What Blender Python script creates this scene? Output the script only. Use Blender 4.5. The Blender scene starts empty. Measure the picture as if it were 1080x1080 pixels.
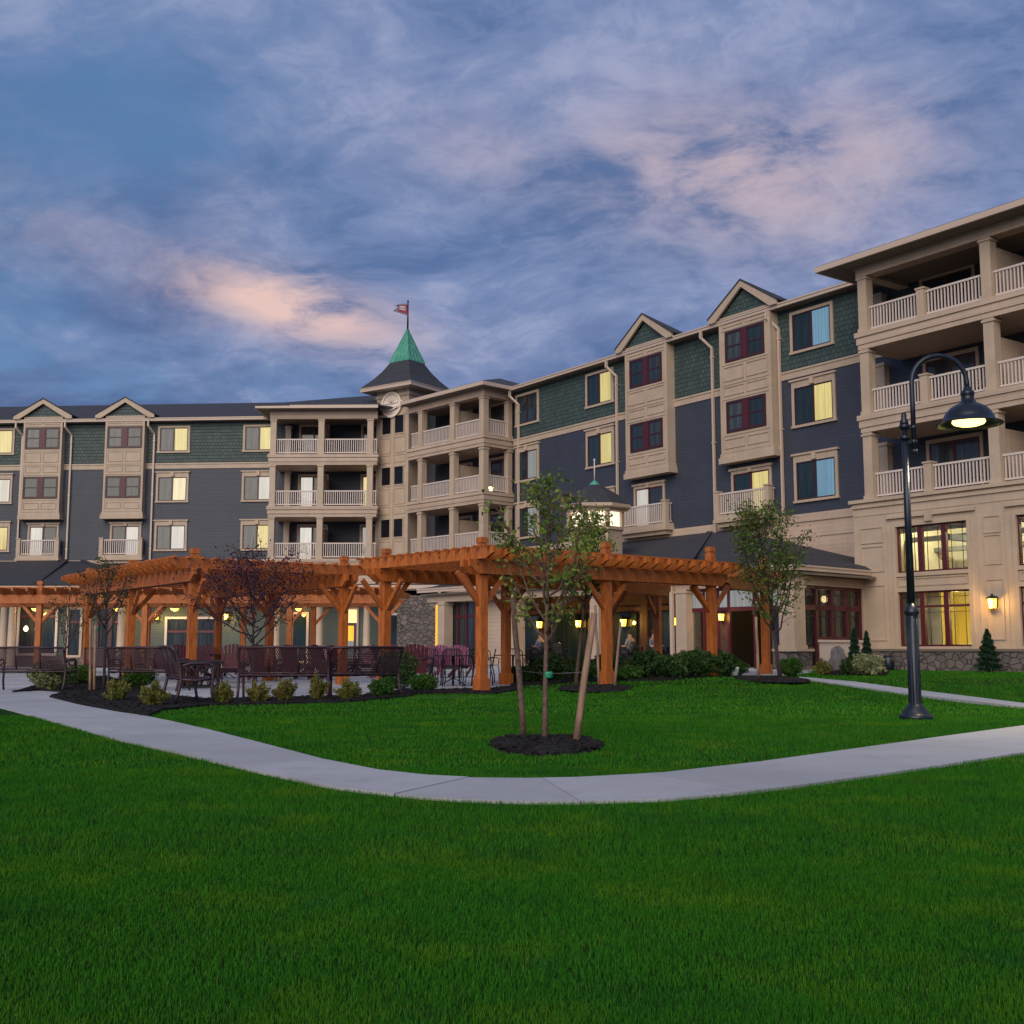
import bpy, math, random
import numpy as np
from mathutils import Matrix, Vector
rad = math.radians
scene = bpy.context.scene
COL = scene.collection

# ------------------------------------------------------------------ camera, sky, sun, exposure
FPX, EYE, PITCH = 1230.0, 0.9, math.atan(145 / 1230.0)
cam_data = bpy.data.cameras.new("camera")
cam_data.sensor_width = 36.0
cam_data.lens = 36.0 * FPX / 1080.0
cam_data.clip_start = 0.1
cam_data.clip_end = 3000
cam = bpy.data.objects.new("camera", cam_data)
COL.objects.link(cam)
cam.location = (0, 0, EYE)
cam.rotation_euler = (math.pi / 2 + PITCH, 0, 0)
scene.camera = cam
scene.render.engine = 'CYCLES'
scene.cycles.use_denoising = True
scene.cycles.max_bounces = 6
scene.cycles.transparent_max_bounces = 16
scene.cycles.sample_clamp_indirect = 4.0
scene.view_settings.view_transform = 'Standard'
scene.view_settings.look = 'None'
scene.view_settings.exposure = 0.6
scene.view_settings.gamma = 1.0

SUN_EL, SUN_AZ = 30.0, 200.0          # azimuth clockwise from +Y: behind the camera, to its left
SKY_STRENGTH, SUN_STRENGTH = 0.075, 1.8


def px_dir(px, py):
    u = (px - 540) / FPX
    v = (540 - py) / FPX
    return Vector((u, math.cos(PITCH) - v * math.sin(PITCH), math.sin(PITCH) + v * math.cos(PITCH)))


def rise(x, y):
    """the lawn climbs a little towards the right-hand block and the porch"""
    def st(v, a, b):
        t = np.clip((v - a) / (b - a), 0, 1)
        return t * t * (3 - 2 * t)
    return .21 * st(np.asarray(x, float), .3, 4.0) * st(np.asarray(y, float), 19.0, 28.0)


def ground(px, py, z=None):
    """the spot on the ground seen at a pixel"""
    r = px_dir(px, py)
    zz = 0.0 if z is None else z
    for _ in range(1 if z is not None else 12):
        k = (zz - EYE) / r.z
        if z is None:
            zz = .5 * zz + .5 * float(rise(r.x * k, r.y * k))
    return (r.x * k, r.y * k)


def at_depth(px, d, z=0.0):
    """plan position seen in column px at depth d"""
    r = px_dir(px, 680)
    return (r.x / r.y * d, d)


class NT:
    """tiny helper for node trees"""
    def __init__(self, tree):
        self.t = tree
        self.n = tree.nodes
        self.l = tree.links

    def new(self, typ, **kw):
        nd = self.n.new(typ)
        for k, v in kw.items():
            setattr(nd, k, v)
        return nd

    def link(self, a, b):
        self.l.new(a, b)

    def val(self, sock, v):
        if hasattr(v, 'is_linked') or isinstance(v, bpy.types.NodeSocket):
            self.link(v, sock)
        else:
            sock.default_value = v

    def math(self, op, a, b=0.0, c=None, clamp=False):
        nd = self.new('ShaderNodeMath', operation=op, use_clamp=clamp)
        self.val(nd.inputs[0], a)
        self.val(nd.inputs[1], b)
        if c is not None:
            self.val(nd.inputs[2], c)
        return nd.outputs[0]

    def vmath(self, op, a, b=(0, 0, 0)):
        nd = self.new('ShaderNodeVectorMath', operation=op)
        self.val(nd.inputs[0], a)
        self.val(nd.inputs[1], b)
        return nd.outputs['Value'] if op in ('DOT_PRODUCT', 'LENGTH') else nd.outputs[0]

    def mix(self, f, a, b, blend='MIX'):
        nd = self.new('ShaderNodeMix', data_type='RGBA', blend_type=blend)
        nd.clamp_factor = True
        self.val(nd.inputs[0], f)
        for s, v in ((nd.inputs[6], a), (nd.inputs[7], b)):
            if isinstance(v, tuple) and len(v) == 3:
                v = v + (1,)
            self.val(s, v)
        return nd.outputs[2]

    def noise(self, vec, scale, detail=3, rough=0.5, dist=0.0, out=0):
        nd = self.new('ShaderNodeTexNoise')
        if vec is not None:
            self.link(vec, nd.inputs['Vector'])
        nd.inputs['Scale'].default_value = scale
        nd.inputs['Detail'].default_value = detail
        nd.inputs['Roughness'].default_value = rough
        nd.inputs['Distortion'].default_value = dist
        return nd.outputs[out]

    def ss(self, x, lo, hi, a=0.0, b=1.0):
        nd = self.new('ShaderNodeMapRange', interpolation_type='SMOOTHSTEP')
        self.val(nd.inputs[0], x)
        for i, v in enumerate((lo, hi, a, b)):
            nd.inputs[i + 1].default_value = v
        return nd.outputs[0]

    def lin(self, x, lo, hi, a=0.0, b=1.0):
        nd = self.new('ShaderNodeMapRange')
        self.val(nd.inputs[0], x)
        for i, v in enumerate((lo, hi, a, b)):
            nd.inputs[i + 1].default_value = v
        return nd.outputs[0]

    def comb(self, x, y, z):
        nd = self.new('ShaderNodeCombineXYZ')
        for i, v in enumerate((x, y, z)):
            self.val(nd.inputs[i], v)
        return nd.outputs[0]

    def sep(self, v):
        nd = self.new('ShaderNodeSeparateXYZ')
        self.link(v, nd.inputs[0])
        return nd.outputs


def build_world():
    w = bpy.data.worlds.new("World")
    scene.world = w
    w.use_nodes = True
    t = NT(w.node_tree)
    w.node_tree.nodes.clear()
    out = t.new('ShaderNodeOutputWorld')
    bg = t.new('ShaderNodeBackground')
    bg.inputs['Strength'].default_value = SKY_STRENGTH
    t.link(bg.outputs[0], out.inputs[0])
    sky = t.new('ShaderNodeTexSky', sky_type='NISHITA')
    sky.sun_disc = False
    sky.sun_elevation = rad(SUN_EL)
    sky.sun_rotation = rad(SUN_AZ)
    sky.air_density = 1.0
    sky.dust_density = 0.6
    sky.ozone_density = 1.5
    tc = t.new('ShaderNodeTexCoord')
    d = t.vmath('NORMALIZE', tc.outputs['Generated'])
    x, y, z = t.sep(d)
    zz = t.math('ADD', t.math('MAXIMUM', z, 0.0), 0.30)
    p = t.comb(t.math('DIVIDE', x, zz), t.math('DIVIDE', y, zz), 0.0)
    rot = t.new('ShaderNodeMapping')
    rot.inputs['Rotation'].default_value = (0, 0, rad(20))
    rot.inputs['Scale'].default_value = (1.25, 1.5, 1)
    rot.inputs['Location'].default_value = (2.3, .4, 0)
    t.link(p, rot.inputs['Vector'])
    q = rot.outputs[0]
    S = 2 ** -scene.view_settings.exposure / SKY_STRENGTH

    def c(r, g, b, k=1.0):
        return (r * S * k, g * S * k, b * S * k)
    wv = t.new('ShaderNodeVectorMath', operation='SCALE')
    t.link(t.vmath('SUBTRACT', t.noise(q, 1.3, 4, .55, 0, 1), (.5, .5, .5)), wv.inputs[0])
    wv.inputs['Scale'].default_value = .5
    warp = t.vmath('ADD', q, wv.outputs[0])
    big = t.noise(warp, .85, 3, .5)
    mid = t.noise(warp, 2.7, 9, .6)
    fine = t.noise(warp, 7.5, 10, .64)
    blue = t.mix(0.72, sky.outputs[0], c(.085, .205, .43))
    body = t.math('ADD', t.math('MULTIPLY', mid, .58), t.math('MULTIPLY', fine, .42))
    lav = t.mix(t.ss(body, .38, .53), c(.100, .166, .345), c(.190, .258, .462))
    lav = t.mix(t.ss(body, .50, .63), lav, c(.325, .368, .560))
    left = t.ss(x, -.40, .12)
    cov = t.ss(t.math('ADD', t.math('ADD', t.math('MULTIPLY', big, .55), t.math('MULTIPLY', mid, .45)), t.math('MULTIPLY', left, .20)), .33, .60)
    col = t.mix(t.math('MULTIPLY', cov, .95), blue, lav)
    # slate-blue banks low in the sky
    m3 = t.new('ShaderNodeMapping')
    m3.inputs['Location'].default_value = (3.1, 1.7, 0)
    m3.inputs['Scale'].default_value = (.6, 1.3, 1)
    m3.inputs['Rotation'].default_value = (0, 0, rad(-14))
    t.link(p, m3.inputs['Vector'])
    band = t.noise(m3.outputs[0], 1.3, 7, .6, .25)
    low = t.math('SUBTRACT', 1.0, t.ss(z, .26, .46))
    lft = t.math('SUBTRACT', 1.0, t.ss(x, -.32, .02))
    amt_ = t.math('ADD', .5, t.math('MULTIPLY', lft, .4))
    col = t.mix(t.math('MULTIPLY', t.math('MULTIPLY', t.ss(t.math('ADD', band, t.math('MULTIPLY', lft, .05)), .46, .60), low), amt_), col, c(.082, .128, .285))
    # afterglow on a few clouds
    glow = None
    for (px, py, wdt, hgt, amt) in ((305, 322, .085, .024, 1.25), (240, 296, .07, .018, .5), (775, 185, .12, .055, .6), (520, 165, .07, .035, .2), (900, 165, .07, .05, .42),
                                    (392, 345, .04, .018, .6), (40, 235, .07, .03, .15)):
        v = px_dir(px, py).normalized()
        right = Vector((v.y, -v.x, 0)).normalized()
        tilt = rad(-12)
        upv = right.cross(v).normalized()
        r2 = right * math.cos(tilt) + upv * math.sin(tilt)
        u2 = upv * math.cos(tilt) - right * math.sin(tilt)
        dd = t.vmath('SUBTRACT', d, tuple(v))
        a = t.math('DIVIDE', t.vmath('DOT_PRODUCT', dd, tuple(r2)), wdt)
        b = t.math('DIVIDE', t.vmath('DOT_PRODUCT', dd, tuple(u2)), hgt)
        e = t.math('ADD', t.math('MULTIPLY', a, a), t.math('MULTIPLY', b, b))
        g = t.math('MULTIPLY', t.math('POWER', 2.718, t.math('MULTIPLY', e, -1.0)), amt)
        glow = g if glow is None else t.math('MAXIMUM', glow, g)
    gm = t.math('MULTIPLY', glow, t.ss(t.math('ADD', t.math('MULTIPLY', mid, .5), t.math('MULTIPLY', fine, .5)), .33, .56))
    col = t.mix(t.math('MULTIPLY', gm, 1.0, clamp=True), col, c(.78, .55, .51))
    t.link(col, bg.inputs['Color'])


build_world()
sun_d = bpy.data.lights.new("sun", 'SUN')
sun_d.energy = SUN_STRENGTH
sun_d.angle = rad(55)
sun_d.color = (1.0, .88, .74)
sun = bpy.data.objects.new("sun", sun_d)
COL.objects.link(sun)
sv = Vector((math.sin(rad(SUN_AZ)) * math.cos(rad(SUN_EL)), math.cos(rad(SUN_AZ)) * math.cos(rad(SUN_EL)), math.sin(rad(SUN_EL))))
sun.rotation_euler = sv.to_track_quat('Z', 'Y').to_euler()

# ------------------------------------------------------------------ materials
MATS = {}


def material(name, fn=None, color=(.5, .5, .5), rough=.6, metal=0.0, spec=None):
    m = bpy.data.materials.new(name)
    m.use_nodes = True
    t = NT(m.node_tree)
    b = m.node_tree.nodes['Principled BSDF']
    b.inputs['Base Color'].default_value = tuple(color) + (1,)
    b.inputs['Roughness'].default_value = rough
    b.inputs['Metallic'].default_value = metal
    if spec is not None:
        b.inputs['Specular IOR Level'].default_value = spec
    if fn:
        fn(t, b)
    MATS[name] = m
    return m


def objco(t):
    return t.new('ShaderNodeTexCoord').outputs['Object']


def bump(t, b, h, strength=.4, dist=.02):
    nd = t.new('ShaderNodeBump')
    nd.inputs['Strength'].default_value = strength
    nd.inputs['Distance'].default_value = dist
    t.link(h, nd.inputs['Height'])
    t.link(nd.outputs[0], b.inputs['Normal'])


def vary(t, col, vec, scale, amount=.15, detail=4):
    n = t.noise(vec, scale, detail, .6)
    lo = tuple(c * (1 - amount) for c in col)
    hi = tuple(min(1, c * (1 + amount)) for c in col)
    return t.mix(t.ss(n, .3, .7), lo, hi)


def lap_siding(col, pitch=.16):
    def fn(t, b):
        v = objco(t)
        x, y, z = t.sep(v)
        f = t.math('FRACT', t.math('DIVIDE', z, pitch))
        row = t.math('FLOOR', t.math('DIVIDE', z, pitch))
        s = t.math('ADD', x, y)
        blk = t.math('FLOOR', t.math('ADD', t.math('DIVIDE', s, 3.6), t.math('MULTIPLY', row, .37)))
        wn = t.new('ShaderNodeTexWhiteNoise', noise_dimensions='2D')
        t.link(t.comb(row, blk, 0), wn.inputs['Vector'])
        base = vary(t, col, v, .7, .10)
        base = t.mix(t.math('MULTIPLY', wn.outputs[0], .35), base, tuple(c * .78 for c in col))
        st = t.noise(t.comb(t.math('MULTIPLY', s, 2.6), 0, t.math('MULTIPLY', z, .16)), 1.0, 6, .65)
        base = t.mix(t.math('MULTIPLY', t.ss(st, .50, .72), .30), base, tuple(c * .62 for c in col))
        t.link(base, b.inputs['Base Color'])
        bump(t, b, t.math('SUBTRACT', 1.0, f), 1.0, .03)
    return fn


def shake_siding(col):
    def fn(t, b):
        v = objco(t)
        x, y, z = t.sep(v)
        br = t.new('ShaderNodeTexBrick')
        t.link(t.comb(t.math('ADD', x, y), z, 0), br.inputs['Vector'])
        br.inputs['Color1'].default_value = tuple(c * 1.18 for c in col) + (1,)
        br.inputs['Color2'].default_value = tuple(c * .8 for c in col) + (1,)
        br.inputs['Mortar'].default_value = tuple(c * .35 for c in col) + (1,)
        br.inputs['Scale'].default_value = 1.0
        br.inputs['Mortar Size'].default_value = .012
        br.inputs['Brick Width'].default_value = .22
        br.inputs['Row Height'].default_value = .2
        t.link(br.outputs[0], b.inputs['Base Color'])
        f = t.math('FRACT', t.math('DIVIDE', z, .2))
        bump(t, b, t.math('SUBTRACT', t.math('SUBTRACT', 1.0, f), t.math('MULTIPLY', br.outputs[1], .8)), 1.0, .03)
    return fn


def stone_fn(t, b):
    v = objco(t)
    x, y, z = t.sep(v)
    p = t.comb(t.math('ADD', x, y), t.math('MULTIPLY', z, 1.35), 0)
    vo = t.new('ShaderNodeTexVoronoi', feature='F1')
    vo.inputs['Scale'].default_value = 3.6
    t.link(p, vo.inputs['Vector'])
    ve = t.new('ShaderNodeTexVoronoi', feature='DISTANCE_TO_EDGE')
    ve.inputs['Scale'].default_value = 3.6
    t.link(p, ve.inputs['Vector'])
    r, g, bb = t.sep(vo.outputs['Color'])
    c = t.mix(r, (.11, .090, .085), (.23, .18, .16))
    c = t.mix(t.math('MULTIPLY', g, .5), c, (.10, .10, .115))
    c = t.mix(t.math('MULTIPLY', t.noise(v, 14, 4), .5), c, (.075, .065, .062))
    e = t.ss(ve.outputs[0], .01, .07)
    c = t.mix(e, (.055, .052, .05), c)
    t.link(c, b.inputs['Base Color'])
    bump(t, b, t.math('ADD', e, t.math('MULTIPLY', t.noise(v, 20, 3), .3)), .9, .05)


def roof_fn(t, b):
    v = objco(t)
    x, y, z = t.sep(v)
    br = t.new('ShaderNodeTexBrick')
    t.link(t.comb(t.math('ADD', x, t.math('MULTIPLY', y, .15)), t.math('ADD', t.math('MULTIPLY', z, 2.4), t.math('MULTIPLY', y, .3)), 0), br.inputs['Vector'])
    br.inputs['Color1'].default_value = (.036, .038, .048, 1)
    br.inputs['Color2'].default_value = (.021, .023, .032, 1)
    br.inputs['Mortar'].default_value = (.02, .02, .025, 1)
    br.inputs['Scale'].default_value = 1.0
    br.inputs['Mortar Size'].default_value = .02
    br.inputs['Brick Width'].default_value = .45
    br.inputs['Row Height'].default_value = .24
    c = t.mix(t.math('MULTIPLY', t.noise(v, 3.0, 5, .7), .6), br.outputs[0], (.048, .047, .056))
    t.link(c, b.inputs['Base Color'])
    bump(t, b, br.outputs[1], -.6, .02)


def wood_fn(col, dark):
    def fn(t, b):
        v = objco(t)
        oi = t.new('ShaderNodeObjectInfo')
        mp = t.new('ShaderNodeMapping')
        mp.inputs['Scale'].default_value = (3, 3, .6)
        t.link(t.vmath('ADD', v, t.comb(t.math('MULTIPLY', oi.outputs['Random'], 40.), 0, 0)), mp.inputs['Vector'])
        n = t.noise(mp.outputs[0], 5, 6, .6, .8)
        c = t.mix(t.ss(n, .3, .72), dark, col)
        c = t.mix(t.math('MULTIPLY', oi.outputs['Random'], .55), c, (col[0] * .55, col[1] * .52, col[2] * .8))
        c = t.mix(t.math('MULTIPLY', t.ss(t.noise(v, 1.1, 4, .6), .52, .75), .35), c, (.36, .17, .065))
        kn = t.new('ShaderNodeTexVoronoi')
        kn.inputs['Scale'].default_value = 2.6
        t.link(v, kn.inputs['Vector'])
        c = t.mix(t.ss(kn.outputs['Distance'], .06, .11), (.11, .035, .012), c)
        t.link(c, b.inputs['Base Color'])
        bump(t, b, n, .3, .01)
    return fn


def noisy(col, amount=.2, scale=6., bstr=.2, bdist=.01, detail=5):
    def fn(t, b):
        v = objco(t)
        t.link(vary(t, col, v, scale, amount, detail), b.inputs['Base Color'])
        if bstr:
            bump(t, b, t.noise(v, scale * 5, 4), bstr, bdist)
    return fn


def concrete_fn(t, b):
    v = objco(t)
    c = vary(t, (.395, .40, .435), v, .45, .17, 6)
    c = t.mix(t.math('MULTIPLY', t.ss(t.noise(v, 1.9, 7, .72, .6), .50, .70), .75), c, (.29, .295, .315))
    c = t.mix(t.math('MULTIPLY', t.ss(t.noise(v, 7.5, 5, .7), .60, .72), .5), c, (.27, .255, .235))
    at = t.new('ShaderNodeAttribute', attribute_name='rnd')
    c = t.mix(t.math('MULTIPLY', at.outputs['Fac'], .45), c, (.27, .275, .295))
    c = t.mix(t.math('MULTIPLY', t.noise(v, 110, 2), .34), c, (.33, .32, .30))
    t.link(c, b.inputs['Base Color'])
    bump(t, b, t.noise(v, 120, 3), .25, .004)


def mulch_fn(t, b):
    v = objco(t)
    vo = t.new('ShaderNodeTexVoronoi')
    vo.inputs['Scale'].default_value = 26
    t.link(v, vo.inputs['Vector'])
    c = t.mix(t.sep(vo.outputs['Color'])[0], (.010, .009, .010), (.036, .031, .032))
    t.link(c, b.inputs['Base Color'])
    bump(t, b, t.math('ADD', vo.outputs['Distance'], t.noise(v, 60, 3)), 1.0, .04)


def attr_green(pal, rough=.55, trans=.33):
    """leaf colour picked by a per-leaf random number"""
    def fn(t, b):
        at = t.new('ShaderNodeAttribute', attribute_name='rnd')
        ramp = t.new('ShaderNodeValToRGB')
        els = ramp.color_ramp.elements
        els[0].position = 0
        els[0].color = tuple(pal[0]) + (1,)
        els[1].position = 1
        els[1].color = tuple(pal[-1]) + (1,)
        for i, c in enumerate(pal[1:-1]):
            e = els.new((i + 1) / (len(pal) - 1))
            e.color = tuple(c) + (1,)
        t.link(at.outputs['Fac'], ramp.inputs[0])
        t.link(ramp.outputs[0], b.inputs['Base Color'])
        b.inputs['Roughness'].default_value = rough
        b.inputs['Specular IOR Level'].default_value = .25
        tr = t.new('ShaderNodeBsdfTranslucent')
        t.link(ramp.outputs[0], tr.inputs['Color'])
        mx = t.new('ShaderNodeMixShader')
        mx.inputs[0].default_value = trans
        o = [n for n in t.n if n.type == 'OUTPUT_MATERIAL'][0]
        t.link(b.outputs[0], mx.inputs[1])
        t.link(tr.outputs[0], mx.inputs[2])
        t.link(mx.outputs[0], o.inputs['Surface'])
    return fn


def lawn_fn(t, b):
    v = objco(t)
    c = t.mix(t.ss(t.noise(v, .35, 5, .6), .35, .65), (.012, .060, .004), (.022, .085, .006))
    c = t.mix(t.math('MULTIPLY', t.noise(v, 30, 4, .7), .75), c, (.008, .036, .003))
    t.link(c, b.inputs['Base Color'])
    bump(t, b, t.noise(v, 45, 4, .7), 1.0, .06)


def grass_fn(t, b):
    at = t.new('ShaderNodeAttribute', attribute_name='rnd')
    v = objco(t)
    big = t.noise(v, .42, 4, .62)
    c = t.mix(at.outputs['Fac'], (.015, .092, .007), (.050, .195, .012))
    c = t.mix(t.math('MULTIPLY', t.ss(big, .40, .62), .8), c, (.026, .145, .010))
    c = t.mix(t.math('MULTIPLY', t.ss(t.noise(v, 1.3, 5, .7), .47, .70), .65), c, (.090, .205, .010))
    c = t.mix(t.math('MULTIPLY', t.ss(t.noise(v, .9, 4, .65), .52, .70), .65), c, (.010, .072, .012))
    c = t.mix(t.math('MULTIPLY', t.ss(t.noise(v, 3.1, 5, .7), .56, .72), .5), c, (.060, .105, .008))
    c = t.mix(t.math('MULTIPLY', t.ss(t.noise(v, 2.3, 5, .7, .4), .57, .72), .45), c, (.018, .125, .030))
    dry = t.ss(at.outputs['Fac'], .965, .99)
    c = t.mix(t.math('MULTIPLY', dry, .8), c, (.16, .17, .05))
    t.link(c, b.inputs['Base Color'])
    b.inputs['Roughness'].default_value = .9
    b.inputs['Specular IOR Level'].default_value = .03


def curtain(col, strength, streak=.35):
    """a drawn curtain behind glass, its glow room light, or painted in for a reflection"""
    def fn(t, b):
        v = objco(t)
        mp = t.new('ShaderNodeMapping')
        mp.inputs['Scale'].default_value = (9, 9, .35)
        t.link(v, mp.inputs['Vector'])
        oi = t.new('ShaderNodeObjectInfo')
        t.link(t.vmath('ADD', v, t.comb(t.math('MULTIPLY', oi.outputs['Random'], 37.0), 0, t.math('MULTIPLY', oi.outputs['Random'], 11.0))), mp.inputs['Vector'])
        n = t.noise(mp.outputs[0], 1.6, 4, .6)
        c = t.mix(t.ss(n, .3, .7), tuple(k * (1 - streak) for k in col), col)
        blot = t.noise(mp.outputs[0], .22, 2, .5)
        c = t.mix(t.math('MULTIPLY', t.ss(blot, .45, .65), .45), c, (col[0] * .62, col[1] * .55, col[2] * .45))
        c = t.mix(t.math('MULTIPLY', oi.outputs['Random'], .35), c, (col[0] * .7, col[1] * .72, col[2] * .85))
        b.inputs['Base Color'].default_value = (.05, .05, .05, 1)
        b.inputs['Roughness'].default_value = .06
        t.link(c, b.inputs['Emission Color'])
        b.inputs['Emission Strength'].default_value = strength
    return fn


def dark_glass(col=(.02, .028, .035), fold=.06):
    def fn(t, b):
        v = objco(t)
        mp = t.new('ShaderNodeMapping')
        mp.inputs['Scale'].default_value = (8, 8, .4)
        t.link(v, mp.inputs['Vector'])
        n = t.noise(mp.outputs[0], 1.5, 4, .6)
        c = t.mix(t.ss(n, .42, .75), col, (fold, fold * 1.12, fold * 1.2))
        t.link(c, b.inputs['Base Color'])
        b.inputs['Roughness'].default_value = .05
        b.inputs['Specular IOR Level'].default_value = .5
        wob = t.noise(v, .8, 2)
        bump(t, b, wob, .06, .05)
    return fn


def clear_glass(t, b):
    o = [n for n in t.n if n.type == 'OUTPUT_MATERIAL'][0]
    tr = t.new('ShaderNodeBsdfTransparent')
    tr.inputs[0].default_value = (.93, .95, .94, 1)
    gl = t.new('ShaderNodeBsdfGlossy')
    gl.inputs['Roughness'].default_value = .02
    fr = t.new('ShaderNodeFresnel')
    fr.inputs['IOR'].default_value = 1.5
    mx = t.new('ShaderNodeMixShader')
    t.link(t.math('MULTIPLY', fr.outputs[0], .9), mx.inputs[0])
    t.link(tr.outputs[0], mx.inputs[1])
    t.link(gl.outputs[0], mx.inputs[2])
    t.link(mx.outputs[0], o.inputs['Surface'])


def emit(col, strength):
    def fn(t, b):
        b.inputs['Base Color'].default_value = (.3, .3, .3, 1)
        b.inputs['Emission Color'].default_value = tuple(col) + (1,)
        b.inputs['Emission Strength'].default_value = strength
    return fn


TAN = (.455, .350, .258)
def trim_fn(t, b):
    v = objco(t)
    x, y, z = t.sep(v)
    c = vary(t, TAN, v, 1.4, .07)
    st = t.noise(t.comb(t.math('MULTIPLY', t.math('ADD', x, y), 3.1), 0, t.math('MULTIPLY', z, .2)), 1.0, 6, .65)
    c = t.mix(t.math('MULTIPLY', t.ss(st, .50, .74), .28), c, tuple(k * .62 for k in TAN))
    t.link(c, b.inputs['Base Color'])
    bump(t, b, t.noise(v, 9, 4), .1, .004)


material('tan_trim', trim_fn, rough=.6)
material('tan_siding', lap_siding((.455, .340, .258), .17), rough=.65)
material('blue_siding', lap_siding((.034, .040, .060), .15), rough=.6)
material('green_siding', shake_siding((.042, .068, .064)), rough=.65)
material('sage_siding', lap_siding((.052, .076, .067), .14), rough=.65)
material('stone', stone_fn, rough=.85)
material('roof', roof_fn, rough=.85)
def copper_fn(t, b):
    v = objco(t)
    x, y, z = t.sep(v)
    st = t.noise(t.comb(t.math('MULTIPLY', x, 3), t.math('MULTIPLY', y, 3), t.math('MULTIPLY', z, .5)), 1.6, 6, .65)
    c = t.mix(t.ss(st, .35, .68), (.045, .235, .165), (.105, .36, .255))
    c = t.mix(t.math('MULTIPLY', t.ss(t.noise(v, 2.2, 5, .7), .58, .74), .5), c, (.06, .12, .08))
    t.link(c, b.inputs['Base Color'])


material('copper_green', copper_fn, rough=.5)
material('wine', color=(.078, .010, .016), rough=.45)
material('dark_wine', color=(.045, .012, .016), rough=.45)
material('rail_white', color=(.60, .51, .46), rough=.5)
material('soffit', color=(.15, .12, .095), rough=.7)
material('gutter', color=(.52, .40, .32), rough=.45)
material('cedar', wood_fn((.56, .165, .022), (.32, .074, .010)), rough=.55)
material('stake_wood', wood_fn((.36, .22, .14), (.19, .11, .07)), rough=.8)
material('bark', noisy((.135, .085, .062), .35, 18, .8, .02), rough=.9)
material('dark_bark', noisy((.050, .032, .032), .35, 18, .8, .02), rough=.9)
material('concrete', concrete_fn, rough=.85)
material('joint', color=(.10, .098, .095), rough=.9)
material('mulch', mulch_fn, rough=.95, spec=.2)
material('lawn', lawn_fn, rough=.9, spec=.1)
material('grass_blade', grass_fn, rough=.6)
material('pane_dark', dark_glass())
material('pane_teal', dark_glass((.012, .028, .034), .035))
material('pane_curtain', dark_glass((.035, .045, .05), .10))
material('pane_yellow', curtain((.86, .70, .24), .62))
material('pane_cream', curtain((1.0, .86, .50), .62))
material('pane_white', curtain((.95, .90, .78), .48))
material('pane_pale', curtain((.50, .52, .50), .4, .5))  # grey glow painted in; on the porch transom it stands for reflection
material('pane_blue', curtain((.17, .36, .50), .6, .45))  # blue glow painted in for sky reflected on a pale curtain
material('black_void', color=(.006, .006, .009), rough=.3)
material('clear_glass', clear_glass)
material('room_cream', noisy((.72, .66, .48), .1, 1.0, 0), rough=.8)
material('room_olive', noisy((.60, .48, .13), .15, .8, 0), rough=.8)
material('room_white', color=(.7, .68, .6), rough=.6)
material('room_beam', color=(.16, .17, .16), rough=.6)
material('room_floor', noisy((.12, .07, .04), .2, 3, 0), rough=.5)
material('dark_room', color=(.018, .012, .010), rough=.7)  # near-black wall colour, carries the shade of the dark doorway interior
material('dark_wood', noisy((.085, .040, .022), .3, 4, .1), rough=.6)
material('amber', emit((1.0, .50, .035), 4.2))
material('lamp_white', emit((1.0, .76, .30), 5.0))
material('lamp_lens', emit((1.0, .70, .22), 2.3))
material('lamp_warm', emit((1.0, .72, .30), 5.0))
material('lit_pane', emit((1.0, .60, .18), 1.0))
material('cupola_pane', emit((1.0, .80, .56), 1.0))
material('lit_amber', curtain((1.0, .52, .03), 1.0))
material('black_metal', noisy((.016, .017, .022), .15, 20, .1), rough=.38, metal=.3)
material('lamp_metal', noisy((.016, .021, .033), .2, 8, .05), rough=.33, metal=.35)
material('bench_metal', noisy((.052, .026, .036), .2, 16, .1), rough=.5, metal=.2)
material('maroon', noisy((.105, .014, .028), .15, 6, .1), rough=.45)
material('purple', noisy((.20, .045, .105), .12, 6, .1), rough=.45)
material('emblem', color=(.80, .69, .58), rough=.5)
material('emblem_pale', color=(.62, .52, .46), rough=.5)
material('emblem_dark', color=(.20, .15, .14), rough=.5)
material('flag_red', color=(.26, .03, .055), rough=.7)
material('flag_white', color=(.55, .48, .5), rough=.7)
material('flag_grey', color=(.17, .16, .21), rough=.7)
material('tie_green', color=(.01, .28, .13), rough=.5)
material('wire', color=(.20, .20, .20), rough=.4, metal=.6)
material('white_plastic', color=(.7, .72, .7), rough=.4)
material('rock', noisy((.13, .115, .12), .35, 4, .8, .05), rough=.9)
material('skin', color=(.45, .25, .18), rough=.6)
material('shirt_blue', color=(.12, .15, .24), rough=.8)
material('shirt_grey', color=(.22, .20, .20), rough=.8)
material('shirt_dark', color=(.05, .04, .06), rough=.8)
material('hair_brown', color=(.05, .028, .016), rough=.7)
material('trousers', color=(.035, .035, .045), rough=.85)
material('leaf_tree', attr_green([(.046, .105, .016), (.095, .175, .024), (.155, .250, .036), (.260, .300, .060), (.140, .090, .034)]))
material('leaf_far', attr_green([(.040, .098, .018), (.075, .155, .026), (.115, .200, .034), (.130, .120, .034), (.120, .058, .026)]))
material('leaf_rust', attr_green([(.040, .060, .020), (.075, .100, .030), (.080, .060, .028), (.060, .030, .020)]))
material('leaf_plum', attr_green([(.032, .010, .024), (.056, .014, .036), (.080, .020, .044), (.044, .016, .026)]))
material('leaf_box', attr_green([(.020, .070, .010), (.045, .125, .016), (.085, .180, .020)]))
material('leaf_dark', attr_green([(.014, .040, .012), (.028, .072, .018), (.050, .105, .026), (.080, .130, .030)]))
material('leaf_gold', attr_green([(.085, .12, .022), (.16, .18, .035), (.26, .23, .055), (.14, .08, .035)]))
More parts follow.
